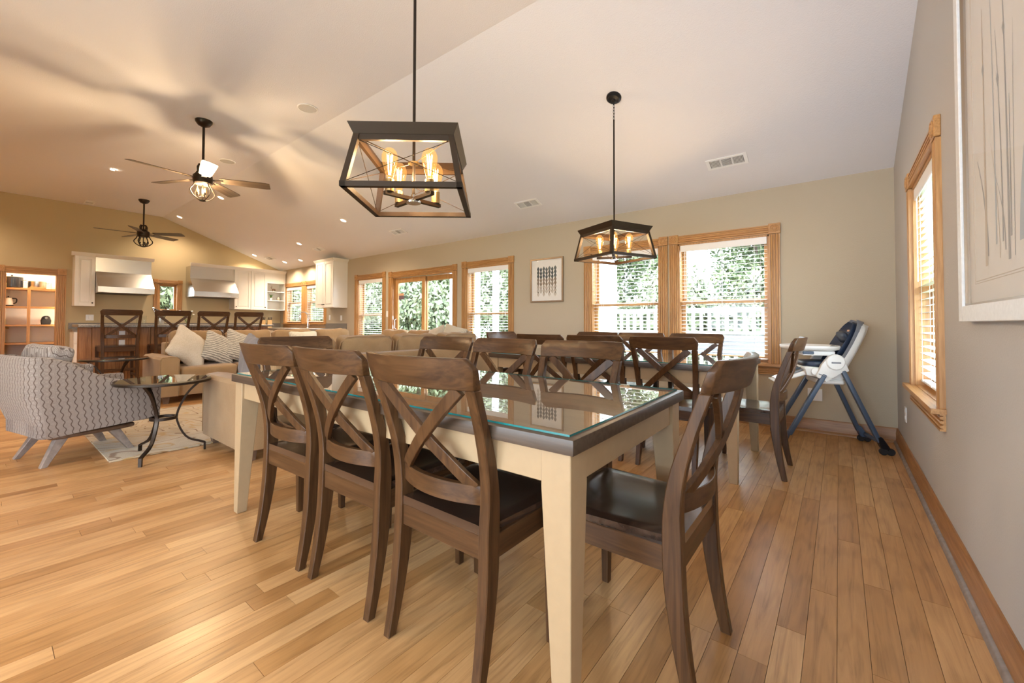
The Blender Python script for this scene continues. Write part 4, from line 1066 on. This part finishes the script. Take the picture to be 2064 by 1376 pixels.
MB().box(XK, F, 1.10, 1.383, 1.357, 2.33).build('body', 'white_paint', c); door_front(c, 'y', 1.10, 1.383, 1.357, 2.33, F, 1, (1.345, 1.42)); crown(c, 'y', 1.05, 1.383, F, 2.33)
def hood(y0, y1, lab):
    t = thing('range_hood', lab, 'range hood', group='stainless range hoods')
    MB().box(XK, F, y0, y1, 2.05, 2.33).build('upper_cover', 'steel', t)
    MB().hexa([(XK, y0, 1.745), (Hd, y0, 1.745), (Hd, y1, 1.745), (XK, y1, 1.745)], [(XK, y0, 2.05), (F+.006, y0, 2.05), (F+.006, y1, 2.05), (XK, y1, 2.05)]).build('sloped_canopy', 'steel', t)
    MB().box(XK, Hd+.004, y0-.002, y1+.002, 1.625, 1.745).build('lip', 'steel', t, bevel=.004)
    MB().box(XK+.05, Hd-.04, y0+.05, y1-.05, 1.615, 1.626).build('filter', 'vent_dark', t)
    crown(t, 'y', y0, y1+.04, F, 2.33)
hood(1.386, 2.235, 'stainless range hood between the narrow cabinet and the small window')
hood(2.915, 3.79, 'stainless range hood right of the small window')
c = thing('wall_cabinet', 'white two-door wall cabinet right of the right-hand range hood', 'cabinet')
MB().box(XK, F, 3.794, 4.52, 1.365, 2.33).build('body', 'white_paint', c); door_front(c, 'y', 3.794, 4.153, 1.365, 2.33, F, 1, (3.83, 1.43)); door_front(c, 'y', 4.157, 4.52, 1.365, 2.33, F, 1, (4.48, 1.43)); crown(c, 'y', 3.79, 4.52, F, 2.33)
c = thing('open_shelf_unit', 'white open corner shelf at the end of the wall cabinets', 'shelf')
mb = MB(); mb.box(XK, F, 4.523, 4.543, 1.365, 2.33).box(XK, XK+.015, 4.543, 4.985, 1.365, 2.33).box(XK, F, 4.965, 4.985, 1.365, 2.33).box(XK, F, 4.543, 4.965, 2.06, 2.33); mb.build('case', 'white_paint', c)
for z in (1.365, 1.605, 1.835): MB().box(XK+.015, F-.005, 4.545, 4.963, z, z+.018).build('shelf', 'white_paint', c)
crown(c, 'y', 4.52, 4.99, F, 2.33)
c = thing('wall_cabinet', 'tall white two-door wall cabinet right of the sink window', 'cabinet')
MB().box(-9.31, -8.557, 4.68, YB, 1.375, 2.39).build('body', 'white_paint', c); door_front(c, 'x', -9.31, -8.935, 1.375, 2.39, 4.68, 1, (-8.97, 1.44)); door_front(c, 'x', -8.93, -8.557, 1.375, 2.39, 4.68, 1, (-8.90, 1.44)); crown(c, 'x', -9.36, -8.51, 4.68, 2.37)
prof = [(0, 0), (.012, 0), (.02, .02), (.05, .05), (.055, .07), (0, .07)]
MB().prism([(-8.557+u, 2.37+v) for u, v in prof], 'y', 4.63, YB).build('crown_molding', 'white_paint', c)
# shelf ornaments
d_ = thing('deer_figurine', 'small dark antlered ornament on the upper open corner shelf', 'figurine', (F-.12, 4.74, 1.853), .2)
mb = MB(); mb.tube(spline([(0, -.04, .06), (0, 0, .065), (0, .045, .06)], 8), [.014, .018, .02, .02, .02, .02, .02, .018, .012], 8)
for y in (-.03, .035):
    for x in (-.01, .01): mb.tube([(x, y, .055), (x, y, 0)], .005, 6)
mb.tube([(0, -.04, .065), (0, -.06, .10), (0, -.085, .11)], [.012, .01, .004], 8); mb.tube([(0, -.058, .11), (.012, -.05, .14), (.02, -.06, .16)], .003, 5); mb.tube([(0, -.058, .11), (-.012, -.05, .14), (-.02, -.06, .16)], .003, 5)
mb.build('body', 'walnut', d_)
MB().box(-.05, .05, .06, .17, 0, .018).build('bark_base', 'bark', d_, bevel=.004)
def plant(loc, label, h=.16, pot='white_gloss', n=26, seed=1, leaf='houseplant', pr=.035):
    t = thing('potted_plant', label, 'plant', loc); rg = random.Random(seed)
    MB().lathe([(pr*.75, 0), (pr, .06), (pr*.9, .06), (pr*.7, .05)], 16).build('pot', pot, t)
    mb = MB()
    for k in range(n):
        a = rg.random()*2*PI; l = h*(.5+.5*rg.random()); sp = .03+.06*rg.random(); p0 = Vector((0, 0, .055)); p1 = Vector((math.cos(a)*sp*.5, math.sin(a)*sp*.5, .05+l*.7)); p2 = Vector((math.cos(a)*sp*1.2, math.sin(a)*sp*1.2, .05+l*.8))
        sd = Vector((-math.sin(a), math.cos(a), 0))*.008
        mb.add([p0-sd*.3, p0+sd*.3, p1+sd, p2, p1-sd], [(0, 1, 2, 4), (4, 2, 3)])
    mb.build('foliage', leaf, t)
plant((F-.13, 4.68, 1.623), 'small green plant on the lower open corner shelf', .15)
def jar(name, loc, label, cat, prof, mat, n=18, lid=None):
    t = thing(name, label, cat, loc); MB().lathe(prof, n).build('body', mat, t)
    if lid: MB().lathe(lid[0], n).build('lid', lid[1], t)
    return t
jar('ceramic_jar', (F-.13, 4.86, 1.623), 'cream ceramic jar beside the plant on the corner shelf', 'jar', [(.02, 0), (.035, .02), (.038, .06), (.026, .085), (.022, .095)], 'pillow_cream')
# counters
t = thing('kitchen_counter', 'speckled granite counter along the hood wall', 'counter')
MB().box(XK+.003, -11.27, 1.06, YB-.003, .87, .91).build('slab', 'granite', t, bevel=.004); MB().box(XK+.003, XK+.02, 1.06, YB-.003, .91, 1.03).build('backsplash', 'granite', t)
t = thing('kitchen_counter', 'speckled granite counter and backsplash under the sink window', 'counter')
MB().box(-11.265, -8.56, 4.38, YB, .87, .91).build('slab', 'granite', t, bevel=.004); MB().box(-11.265, -8.56, YB-.02, YB, .91, 1.03).build('backsplash', 'granite', t)
for k, (a, b) in enumerate([(1.08, 1.52), (1.525, 2.24), (2.245, 2.91), (2.915, 3.79), (3.795, 4.37)]):
    t = thing('base_cabinet', ['white drawer cabinet at the pantry end of the hood counter', 'white base cabinet under the left range hood', 'white base cabinet under the small kitchen window', 'white base cabinet under the right range hood', 'white base cabinet at the corner of the hood counter'][k], 'cabinet')
    MB().box(XK+.02, -11.31, a, b, .09, .869).build('body', 'white_paint', t); MB().box(XK+.02, -11.36, a, b, .0, .09).build('toe_kick', 'vent_dark', t)
    for q in range(3):
        z0 = [.10, .38, .64][q]; z1 = [.37, .63, .86][q]; door_front(t, 'y', a, b, z0, z1, -11.31, 1, ((a+b)/2, (z0+z1)/2), 'drawer')
for k, (a, b) in enumerate([(-11.255, -10.45), (-10.445, -9.55), (-9.545, -8.58)]):
    t = thing('base_cabinet', ['white base cabinet left of the sink', 'white base cabinet holding the sink', 'white base cabinet right of the sink'][k], 'cabinet')
    MB().box(a, b, 4.42, YB-.02, .09, .869).build('body', 'white_paint', t); MB().box(a, b, 4.47, YB-.02, 0, .09).build('toe_kick', 'vent_dark', t)
    m_ = (a+b)/2; door_front(t, 'x', a, m_-.002, .11, .86, 4.42, 1, (m_-.04, .78)); door_front(t, 'x', m_+.002, b, .11, .86, 4.42, 1, (m_+.04, .78))
t = thing('kitchen_faucet', 'tall chrome gooseneck faucet before the sink window', 'faucet', (-10.02, 4.84, .91))
MB().lathe([(.028, 0), (.028, .008), (.016, .02), (.014, .05)], 16).build('base', 'chrome', t)
MB().tube(spline([(0, 0, .04), (0, 0, .28), (0, -.05, .37), (-.02, -.14, .38), (-.03, -.19, .30), (-.03, -.195, .26)], 22), .012, 10).build('spout', 'chrome', t)
MB().tube([(-.03, -.195, .27), (-.03, -.195, .19)], [.015, .017], 10).build('spray_head', 'steel', t); MB().tube([(.02, 0, .05), (.05, 0, .06), (.09, -.01, .10)], [.009, .007, .006], 8).build('lever', 'chrome', t)
for k, (x, y) in enumerate([(-11.56, 4.44), (-11.50, 4.57)]):
    t = thing('knife_block', ['wooden knife block, left of the two under the wall cabinets', 'wooden knife block, right of the two under the wall cabinets'][k], 'knife block', (x, y, .91), R_(75))
    MB().prism([(-.10, 0), (.06, 0), (.06, .10), (-.10, .20)], 'x', -.05, .05).build('block', 'knife_wood', t, bevel=.003)
    for q in range(6):
        xx = -.032+.032*(q % 3); u = .2+.5*(q//3); yy = -.10+.16*u; zz = .20-.10*u
        MB().bar((xx, yy, zz), (xx, yy-.045, zz+.085), .014, .02).build('knife_handle', 'rubber', t)
# bar
bar = thing('breakfast_bar', 'plank-fronted bar with a granite top behind the stools', 'bar')
xb = -9.17; y0b, y1b = .93, 3.62
MB().box(xb-.16, xb-.021, y0b, y1b, 0, .962).build('core', 'bar_wood', bar)
nb = 19; bw = (y1b-y0b)/nb
for i in range(nb): MB().box(xb-.02-.001*(i % 2), xb-.0015*(i % 3), y0b+bw*i+.0015, y0b+bw*(i+1)-.0015, .08, .962).build('plank', 'bar_wood', bar, bevel=.003)
MB().box(xb-.02, xb+.012, y0b, y1b, 0, .08).build('kick_board', 'bar_wood', bar)
MB().box(xb-.50, xb+.20, y0b-.03, y1b+.03, .964, 1.004).build('granite_top', 'granite', bar, bevel=.005)
for k, (y, z, lab) in enumerate([(1.42, .845, 'white outlet high on the bar front behind the first stool'), (1.42, .70, 'white outlet lower on the bar front behind the first stool'), (2.80, .845, 'white outlet on the bar front between the last two stools')]):
    plate('bar_outlet', (xb+.001, y, z), PI/2+PI, lab, w_=.075) if False else None
    t = thing('bar_outlet', lab, 'outlet', (xb, y, z)); MB().box(0, .006, -.037, .037, -.058, .058).build('cover', 'white_plastic', t, bevel=.002)
    for q in (-.025, .025): MB().box(.006, .008, -.014, .014, q-.016, q+.016).build('socket', 'white_gloss', t, bevel=.002)
for k, (y, lab) in enumerate([(1.63, 'tall clear drinking glass on the bar, left of two'), (1.70, 'tall clear drinking glass on the bar, right of two')]):
    jar('drinking_glass', (xb-.05, y, 1.004), lab, 'glass', [(.025, 0), (.028, .01), (.032, .20-.05*k), (.030, .20-.05*k), (.026, .012), (.001, .010)], 'clear_glass')
t = thing('utensil_crock', 'crock of black and steel utensils on the bar behind the second stool', 'utensils', (xb-.12, 1.93, 1.004))
MB().lathe([(.05, 0), (.055, .02), (.055, .13), (.048, .13), (.045, .03)], 18).build('crock', 'steel', t)
for k in range(7):
    a = 2*PI*k/7+.3; x, y = math.cos(a), math.sin(a); p = Vector((x*.03, y*.03, .03)); q = Vector((x*.085, y*.10, .23+.02*(k % 3)))
    u = MB().tube([p, q], .005, 6).build('utensil_handle', 'chrome' if k % 2 else 'rubber', t)
    MB().lathe([(.001, -.005), (.022, 0), (.026, .012), (.015, .028), (.001, .030)], 10, q).build('utensil_head', 'steel' if k % 2 else 'rubber', u)
t = thing('flower_vase', 'glass vase of white blooms on the bar behind the second stool', 'vase', (xb-.10, 2.30, 1.004))
MB().lathe([(.03, 0), (.035, .01), (.04, .14), (.037, .14), (.03, .015)], 16).build('vase', 'clear_glass', t)
rg = random.Random(9); mb = MB(); mb2 = MB()
for k in range(9):
    a = rg.random()*2*PI; q = Vector((.09*math.cos(a)*rg.random(), .11*math.sin(a), .17+.10*rg.random())); mb.tube([(0, 0, .02), q], .002, 5); mb2.lathe([(.001, -.01), (.016, -.004), (.018, .006), (.008, .014), (.001, .015)], 8, q)
mb.build('stems', 'houseplant', t); mb2.build('blooms', 'flower_white', t)

# pantry behind the kitchen wall
PX0, PX1, PY0, PY1 = -12.80, XK-.16, -.02, 1.30
mb = MB(); mb.box(PX0-.05, PX0, PY0-.05, PY1+.05, -.1, 2.45).box(PX0, PX1, PY0-.05, PY0, -.1, 2.45).box(PX0, PX1, PY1, PY1+.05, -.1, 2.45).box(PX0-.05, PX1, PY0-.05, PY1+.05, 2.40, 2.45)
o = mb.build('wall_pantry', 'pantry_white'); o['kind'] = 'structure'
o = MB().box(PX0-.05, XK, PY0-.05, PY1+.05, -.06, -.001).build('floor_pantry', 'oak_floor'); o['kind'] = 'structure'
tr = struct('trim_2', (XK, .577, 0), PI/2, 'fluted oak casing round the pantry doorway'); casing(tr, .88, 0, 2.072, .11)
mb = MB(); mb.box(-.329, -.311, -.001, .165, 0, 1.965).box(.311, .329, -.001, .165, 0, 1.965).box(-.329, .329, -.001, .165, 1.947, 1.965); mb.build('jamb', 'oak_z', tr)
dr = struct('door_2', (XK-.165, .262, 0), 0, 'oak pantry door folded open inside')
MB().box(-.60, 0, -.02, .015, .02, 1.94).build('leaf', 'oak_z', dr, bevel=.003)
MB().tube([(-.53, .015, .925), (-.53, .07, .925), (-.53, .075, .925)], [.009, .009, .02], 10).build('knob', 'brass', dr)
for z in (.25, 1.05, 1.72): MB().box(-.002, .012, -.012, .02, z-.045, z+.045).build('hinge', 'brass', dr)
t = thing('pantry_shelving', 'oak pantry shelves seen through the doorway', 'shelf')
for z in (.285, .642, .993, 1.344, 1.696): MB().box(PX0+.002, -12.30, PY0+.004, PY1-.004, z-.032, z).build('shelf', 'oak_y', t)
MB().box(-12.335, -12.297, .545, .588, 0, 1.664).build('divider', 'oak_z', t)
SXP = -12.48
def pot(y, r, h, mat, label, lidm=None):
    t = thing('cooking_pot', label, 'pot', (SXP, y, 1.696), 0, 'pots on the top pantry shelf')
    MB().lathe([(r*.9, 0), (r, .02), (r, h), (r-.004, h), (r-.006, .02)], 28).build('body', mat, t)
    for s_ in (-1, 1): MB().tube([(0, s_*r, h*.78), (0, s_*(r+.035), h*.80), (0, s_*(r+.035), h*.80-.001)], .006, 6).tube([(-.03, s_*(r+.03), h*.8), (.03, s_*(r+.03), h*.8)], .006, 6).build('handle', mat, t)
    if lidm: MB().lathe([(r+.004, h), (r+.002, h+.008), (r*.5, h+.022), (.012, h+.026), (.012, h+.035), (.018, h+.045), (.002, h+.05)], 28).build('lid', lidm, t)
pot(.355, .145, .20, 'enamel_black', 'black speckled enamel stockpot on the top pantry shelf', 'enamel_black'); pot(.675, .125, .145, 'steel', 'stainless stock pot on the top pantry shelf', None); pot(.955, .095, .12, 'white_gloss', 'white pot on the top pantry shelf', 'white_gloss')
t = thing('coffee_maker', 'black capsule coffee maker on the third pantry shelf', 'coffee maker', (SXP+.06, .80, .993))
MB().prism([(-.06, 0), (.06, 0), (.068, .08), (.05, .15), (.02, .175), (-.02, .175), (-.05, .15), (-.068, .08)], 'x', -.10, .06).build('body', 'rubber', t, bevel=.006)
MB().tube([(.06, 0, .13), (.075, 0, .13)], .022, 14).build('spout', 'chrome', t); MB().box(.06, .11, -.045, .045, 0, .02).build('drip_tray', 'black_metal', t, bevel=.003)
jar('glass_canister', (SXP+.06, 1.02, .993), 'clear jar with a dark lid at the right of the third pantry shelf', 'jar', [(.04, 0), (.045, .01), (.045, .12), (.038, .14), (.036, .14), (.042, .118), (.042, .012)], 'clear_glass', lid=([(.041, .138), (.041, .165), (.004, .166)], 'rubber'))
t = thing('electric_kettle', 'white and black kettle at the left of the second pantry shelf', 'kettle', (SXP+.08, .315, 1.344)); MB().lathe([(.06, .02), (.062, .06), (.045, .15), (.04, .16)], 20).build('body', 'white_gloss', t); MB().lathe([(.064, 0), (.066, .012), (.06, .022)], 20).build('base', 'rubber', t); MB().tube(spline([(0, .045, .15), (0, .10, .14), (0, .095, .07), (0, .06, .05)], 10), .009, 8).build('handle', 'rubber', t); MB().lathe([(.04, .16), (.03, .172), (.008, .176), (.010, .188), (.002, .19)], 16).build('lid', 'rubber', t)
point((-12.16, .60, 2.20), 20, (1, .80, .58), .05); point((-12.19, 1.18, 1.20), 12, (1, .82, .62), .05)  # unseen pantry lamps without fixtures, the lower one added to brighten the shelves

# ------------------------------------------------------------------ high chair
def high_chair():
    t = thing('high_chair', 'white and navy folding high chair in the corner by the window', 'high chair', (-.105, 4.565, 0), .30)
    W2 = .20
    for s_ in (-1, 1):
        y = s_*W2; yi = s_*.175
        MB().bar((-.05, yi, .62), (-.315, y, .10), .036, .05, up=(0, 1, 0)).build('leg', 'highchair_blue', t, bevel=.010, seg=2)
        MB().bar((.075, yi, .66), (.305, y, .095), .034, .046, up=(0, 1, 0)).build('leg', 'highchair_blue', t, bevel=.010, seg=2)
        # feet
        MB().loft([[(-.300, y-.022, .13), (-.338, y-.022, .13), (-.338, y+.022, .13), (-.300, y+.022, .13)], [(-.325, y-.026, .06), (-.375, y-.026, .05), (-.375, y+.026, .05), (-.325, y+.026, .06)], [(-.345, y-.022, .025), (-.375, y-.022, .02), (-.375, y+.022, .02), (-.345, y+.022, .025)]]).build('front_foot', 'highchair_blue', t, bevel=.006)
        MB().box(-.372, -.348, y-.014, y+.014, 0, .026).build('glide', 'rubber', t, bevel=.004)
        MB().loft([[(.285, y-.024, .14), (.318, y-.024, .14), (.318, y+.024, .14), (.285, y+.024, .14)], [(.30, y-.030, .075), (.365, y-.030, .06), (.365, y+.030, .06), (.30, y+.030, .075)], [(.315, y-.026, .045), (.385, y-.026, .04), (.385, y+.026, .04), (.315, y+.026, .045)]]).build('rear_foot', 'highchair_blue' if s_ > 0 else 'black_metal', t, bevel=.006)
        for x in (.325, .372):
            o = MB().lathe([(.004, -.014), (.024, -.014), (.028, -.008), (.028, .008), (.024, .014), (.004, .014)], 18).build('wheel', 'rubber', t, (x, y+s_*.012, .028)); o.rotation_euler = (PI/2, 0, 0)
        # white side housing and round hinge
        yo = s_*.190
        MB().loft([[(-.115, yi-.02, .60), (-.04, yi-.02, .555), (-.04, yi+.02, .555), (-.115, yi+.02, .60)], [(-.075, yi-.024, .70), (.07, yi-.024, .64), (.07, yi+.024, .64), (-.075, yi+.024, .70)], [(-.02, yi-.024, .78), (.075, yi-.024, .76), (.075, yi+.024, .76), (-.02, yi+.024, .78)]]).build('side_housing', 'highchair_white', t, bevel=.01, seg=2)
        MB().loft([[(.035, yi-.022, .74), (.085, yi-.022, .74), (.085, yi+.022, .74), (.035, yi+.022, .74)], [(.065, yi-.022, .635), (.118, yi-.022, .655), (.118, yi+.022, .655), (.065, yi+.022, .635)]]).build('rear_housing', 'highchair_white', t, bevel=.008, seg=2)
        o = MB().lathe([(.002, -.02), (.058, -.02), (.066, -.012), (.066, .016), (.058, .022), (.002, .022)], 28).build('hinge_disc', 'highchair_white', t, (.022, yo, .725)); o.rotation_euler = (PI/2, 0, 0)
        MB().box(-.010, .055, s_*.212-.004, s_*.212+.004, .715, .728).build('hinge_slot', 'highchair_grey', o if False else t, bevel=.002)
        MB().bar((-.095, s_*.199, .625), (-.04, s_*.199, .60), .006, .018, up=(0, 1, 0)).build('release_button', 'highchair_grey', t, bevel=.003)
    MB().tube([(.345, -.18, .075), (.345, .18, .075)], .016, 10).build('rear_crossbar', 'highchair_blue', t)
    # seat bucket
    MB().loft([[(-.17, -.14, .60), (.09, -.14, .565), (.09, .14, .565), (-.17, .14, .60)], [(-.19, -.165, .67), (.11, -.165, .65), (.11, .165, .65), (-.19, .165, .67)], [(-.17, -.155, .68), (.10, -.155, .665), (.10, .155, .665), (-.17, .155, .68)]]).build('seat_shell', 'highchair_white', t, bevel=.008)
    o = mk('seat_pad', cushion_mesh('seat_pad', .15, .145, .03, 'highchair_leather', 5, 0, .004, 10, 3), t, (-.035, 0, .70))
    # reclined back
    def back(nm, th, wd, z0, z1, off, mat, k=3.2):
        pts = []; rings = []; n = 14
        for i in range(n+1):
            u = i/n; x = .085+.185*u+off*.9; z = z0+(z1-z0)*u-off*.5; h = wd*(.86+.22*math.sin(PI*min(u*1.15, 1)))*(1 if u < .75 else math.sqrt(max(.08, 1-((u-.75)/.27)**2)))
            curve = .05
            ring = []
            for j in range(13):
                a = -1+2*j/12; ring.append((x-curve*(abs(a)**2.4)-th/2, a*h, z+curve*.45*abs(a)**2))
            for j in range(12, -1, -1):
                a = -1+2*j/12; ring.append((x-curve*(abs(a)**2.4)+th/2, a*h, z-.3*th+curve*.45*abs(a)**2))
            rings.append(ring)
        return MB().loft(rings).build(nm, mat, t, ang=60)
    back('back_shell', .035, .165, .65, 1.045, .03, 'highchair_white'); back('back_rim', .02, .172, .66, 1.06, .004, 'highchair_grey'); back('back_pad', .03, .140, .68, 1.03, -.018, 'highchair_leather')
    for z in (.78, .90): o = mk('pad_tuft', cushion_mesh('pad_tuft', .105, .055, .028, 'highchair_leather', 3, .5, .006, 8, z*10), t); place(o, (.13+(z-.78)*.45-.045, 0, z+.03), (0, R_(-62), R_(90)) if False else (R_(68), 0, R_(90)))
    o = mk('logo_tab', MB().box(-.002, .002, -.02, .02, -.008, .008).mesh('logo_tab', 'sticker_orange'), t); place(o, (.175, 0, .985), (0, R_(25), 0))
    # tray
    n = 32; rings = []
    def trayring(sc, z, dx=0):
        r = []
        for k in range(n):
            a = 2*PI*k/n; c_, s_ = math.cos(a), math.sin(a); q = (abs(c_)**3.2+abs(s_)**3.2)**(-1/3.2); r.append((-.115+.205*q*c_*sc+dx, .235*q*s_*sc, z))
        return r
    MB().loft([trayring(.80, .815), trayring(.97, .825), trayring(1.0, .848), trayring(.985, .858), trayring(.95, .852), trayring(.90, .838), trayring(.3, .836)]).build('tray', 'highchair_white', t, ang=60)
    MB().box(-.20, .03, -.17, .17, .775, .815).build('tray_base', 'highchair_white', t, bevel=.008, seg=2); MB().box(-.20, -.12, -.175, .175, .785, .81).build('tray_latch', 'highchair_blue', t, bevel=.004)
    # leg rest
    fr = MB().loft([[(-.15, -.13, .655), (-.15, .13, .655), (-.13, .13, .62), (-.13, -.13, .62)], [(-.38, -.135, .55), (-.38, .135, .55), (-.37, .135, .525), (-.37, -.135, .525)]]).build('leg_rest', 'highchair_white', t, bevel=.008)
    MB().loft([[(-.16, -.11, .665), (-.16, .11, .665), (-.16, .11, .652), (-.16, -.11, .652)], [(-.33, -.115, .588), (-.33, .115, .588), (-.33, .115, .572), (-.33, -.115, .572)]]).build('leg_pad', 'highchair_grey', fr, bevel=.004)
    for q in (-.05, .05): MB().bar((-.19, q, .662), (-.33, q, .60), .02, .006).build('strap', 'highchair_blue', fr)
    MB().box(-.40, -.34, -.15, .15, .525, .54).build('foot_plate', 'highchair_white', fr, bevel=.005)
    for s_ in (-1, 1): MB().tube([(-.11, s_*.16, .64), (-.11, s_*.172, .64)], .03, 16).build('leg_rest_pivot', 'highchair_white', t)
    MB().box(-.10, .10, -.15, .15, .535, .575).build('seat_underside', 'highchair_white', t, bevel=.01)
high_chair()

# ------------------------------------------------------------------ outdoors
o = MB().box(-60, 60, YB+.2, 90, -.9, -.7).build('ground', 'grass'); o['kind'] = 'structure'
o = MB().box(-60, XK-.3, -40, YB+.2, -.9, -.7).add(*[[(XR+.3,-40,-.7),(60,-40,-.7),(60,YB+.2,-.7),(XR+.3,YB+.2,-.7)], [(0,1,2,3)]]).build('ground_side', 'grass'); o['kind'] = 'structure'
dk = struct('deck', label='grey board deck outside the windows')
MB().box(-9, 4, YB+.16, 7.6, -.20, -.075).build('deck_frame', 'deck_grey', dk)
dm = MB().box(-6.5, 6.5, -.068, .068, -.0125, .0125).mesh('deck_board', 'deck_grey')
for k in range(17): mk('deck_board', dm, dk, (-2.5, 5.24+.142*k, -.06))
# white railing on a low wall
rl = thing('deck_railing', 'white railing with square balusters on a low grey wall, outside', 'railing')
MB().box(-4.6, 4, 7.38, 7.50, -.07, .86).build('knee_wall', 'siding_grey', rl)
MB().box(-4.6, 4, 7.36, 7.52, 1.24, 1.30).build('top_rail', 'exterior_white', rl, bevel=.006); MB().box(-4.6, 4, 7.38, 7.50, .87, .92).build('bottom_rail', 'exterior_white', rl, bevel=.006)
bm_ = MB().box(-.022, .022, -.022, .022, 0, .32).mesh('baluster', 'exterior_white')
x = -4.5
while x < 2.2: mk('baluster', bm_, rl, (x, 7.44, .92)); x += .128
def column(x, y, label, w_=.26):
    t = thing('porch_column', label, 'column', (x, y, -.07)); h = w_/2
    MB().box(-h, h, -h, h, 0, 2.75).build('shaft', 'exterior_white', t, bevel=.006); MB().box(-h-.03, h+.03, -h-.03, h+.03, 0, .16).build('plinth', 'exterior_white', t, bevel=.006); MB().box(-h-.03, h+.03, -h-.03, h+.03, 2.6, 2.75).build('capital', 'exterior_white', t, bevel=.006)
column(-3.30, 7.0, 'white porch column outside the left window of the pair'); column(-7.05, 6.9, 'white porch column at the right of the sliding door'); column(-5.95, 7.0, 'white porch column at the middle of the window right of the sliding door', .11); column(-6.5, 7.0, 'slim white porch column at the left of the window right of the sliding door', .10)
t = thing('porch_wall', 'grey sided return wall outside the left window of the pair', 'wall', (-3.62, 6.2, -.07))
MB().box(-.10, .10, -.3, .3, 0, 2.7).build('core', 'siding_grey', t)
for k in range(18): MB().hexa([(.10, -.3, .15*k), (.118, -.3, .15*k), (.118, .3, .15*k), (.10, .3, .15*k)], [(.10, -.3, .15*k+.148), (.104, -.3, .15*k+.148), (.104, .3, .15*k+.148), (.10, .3, .15*k+.148)]).build('siding_board', 'siding_grey', t)
t = thing('outdoor_bench', 'grey slatted bench on the deck outside the right window of the pair', 'bench', (-.75, 6.55, -.045))
for k in range(5): MB().box(-.75, .75, -.22+.09*k, -.14+.09*k, .42, .445).build('slat', 'siding_grey', t, bevel=.003)
for k in range(4): MB().box(-.75, .75, .25, .27, .52+.10*k, .59+.10*k).build('slat', 'siding_grey', t, bevel=.003)
for sx in (-1, 1):
    MB().box(sx*.68-.03, sx*.68+.03, -.22, -.16, 0, .42).build('leg', 'siding_grey', t); MB().box(sx*.68-.03, sx*.68+.03, .19, .25, 0, .92).build('leg', 'siding_grey', t); MB().box(sx*.68-.03, sx*.68+.03, -.24, .24, .62, .65).build('armrest', 'siding_grey', t)

def tree_proto(seed, H, R, nl, leaf, blobs):
    rg = random.Random(seed); mb = MB()
    cs = []
    for k in range(blobs):
        a = rg.random()*2*PI; r = R*.75*math.sqrt(rg.random()); z = H*(.32+.62*rg.random()); sh = 1-abs((z/H-.55)/.55)*.55
        cs.append((Vector((r*sh*math.cos(a), r*sh*math.sin(a), z)), R*(.28+.2*rg.random())))
    V = []; Fc = []
    for k in range(nl):
        c, r = rg.choice(cs); d = Vector((rg.gauss(0, 1), rg.gauss(0, 1), rg.gauss(0, .8))).normalized(); p = c+d*r*(.65+.4*rg.random())
        s = .055+.065*rg.random(); u = Vector((rg.gauss(0, 1), rg.gauss(0, 1), rg.gauss(0, 1))).normalized(); v = u.cross(d+Vector((0, 0, .3))).normalized()
        n = len(V); V += [p-u*s, p+v*s*.45, p+u*s, p-v*s*.45]; Fc.append((n, n+1, n+2, n+3))
    me = D.meshes.new('crown'); me.from_pydata([tuple(q) for q in V], [], Fc); me.materials.append(M[leaf])
    mb.tube([(0, 0, 0), (.05, .03, H*.25), (-.04, .05, H*.55), (.02, 0, H*.85)], [R*.09, R*.07, R*.045, R*.015], 8)
    for k in range(5):
        c, r = cs[k]; mb.tube([(0, 0, H*(.22+.08*k)), c*.6+Vector((0, 0, H*.12)), c], [R*.04, R*.025, R*.01], 6)
    return me, mb.mesh('trunk', 'bark')
protos = [tree_proto(1, 6.2, 2.4, 20000, 'leaf', 34), tree_proto(2, 8.0, 2.6, 22000, 'leaf', 38), tree_proto(3, 3.4, 2.0, 15000, 'leaf_pale', 26), tree_proto(4, 2.2, 1.6, 16000, 'leaf_pale', 30)]
trees = [
 (0, -17.6, 11.2, .95, 1, 'leafy tree filling the window left of the sliding door'), (0, -13.1, 11.0, .95, 1, 'leafy tree in the left pane of the sliding door'), (2, -8.9, 11.0, .9, 1.2, 'pale bushy tree in the window right of the sliding door'),
 (1, -22.0, 16.4, .95, 1, 'tall tree farther off behind the left side window'), (1, -16.9, 16.6, .95, 1, 'tall tree far behind the sliding door'), (1, -11.8, 16.4, .95, 1, 'tall tree far behind the window right of the sliding door'),
 (0, -5.7, 12.4, .88, .95, 'leafy tree seen below the far lantern'), (0, -1.0, 12.6, .85, .92, 'leafy tree with ragged top in the right window of the pair'),
 (3, -4.75, 9.2, .78, 1.1, 'round shrub behind the railing, left in the left window of the pair'), (3, -2.8, 9.2, .78, 1.1, 'round shrub behind the railing between the paired windows'), (3, -.85, 9.2, .78, 1.1, 'round shrub behind the railing in the right window of the pair'), (3, 1.1, 9.2, .78, 1.1, 'round shrub behind the railing, far right'),
 (3, -13.2, 8.2, .9, 1.25, 'tall shrub low in the left pane of the sliding door'), (3, -10.2, 8.5, .85, 1.2, 'tall shrub low in the right pane of the sliding door'), (3, -16.3, 8.6, .9, 1.25, 'tall shrub low in the window left of the sliding door'),
 (0, -18.6, 4.4, .9, 1, 'leafy tree outside the small kitchen window'), (3, -14.6, 3.2, .8, 1.2, 'round bush right outside the small kitchen window'), (2, -23.0, 9.6, .95, 1.3, 'pale bushy tree outside the sink window')]
for k, (pi, x, y, s, sz, lab) in enumerate(trees):
    t = thing('garden_tree', lab, 'tree', (x, y, -.7), k*1.3, 'trees and shrubs outside'); t.scale = (s, s, sz)
    mk('crown', protos[pi][0], t); mk('trunk', protos[pi][1], t)
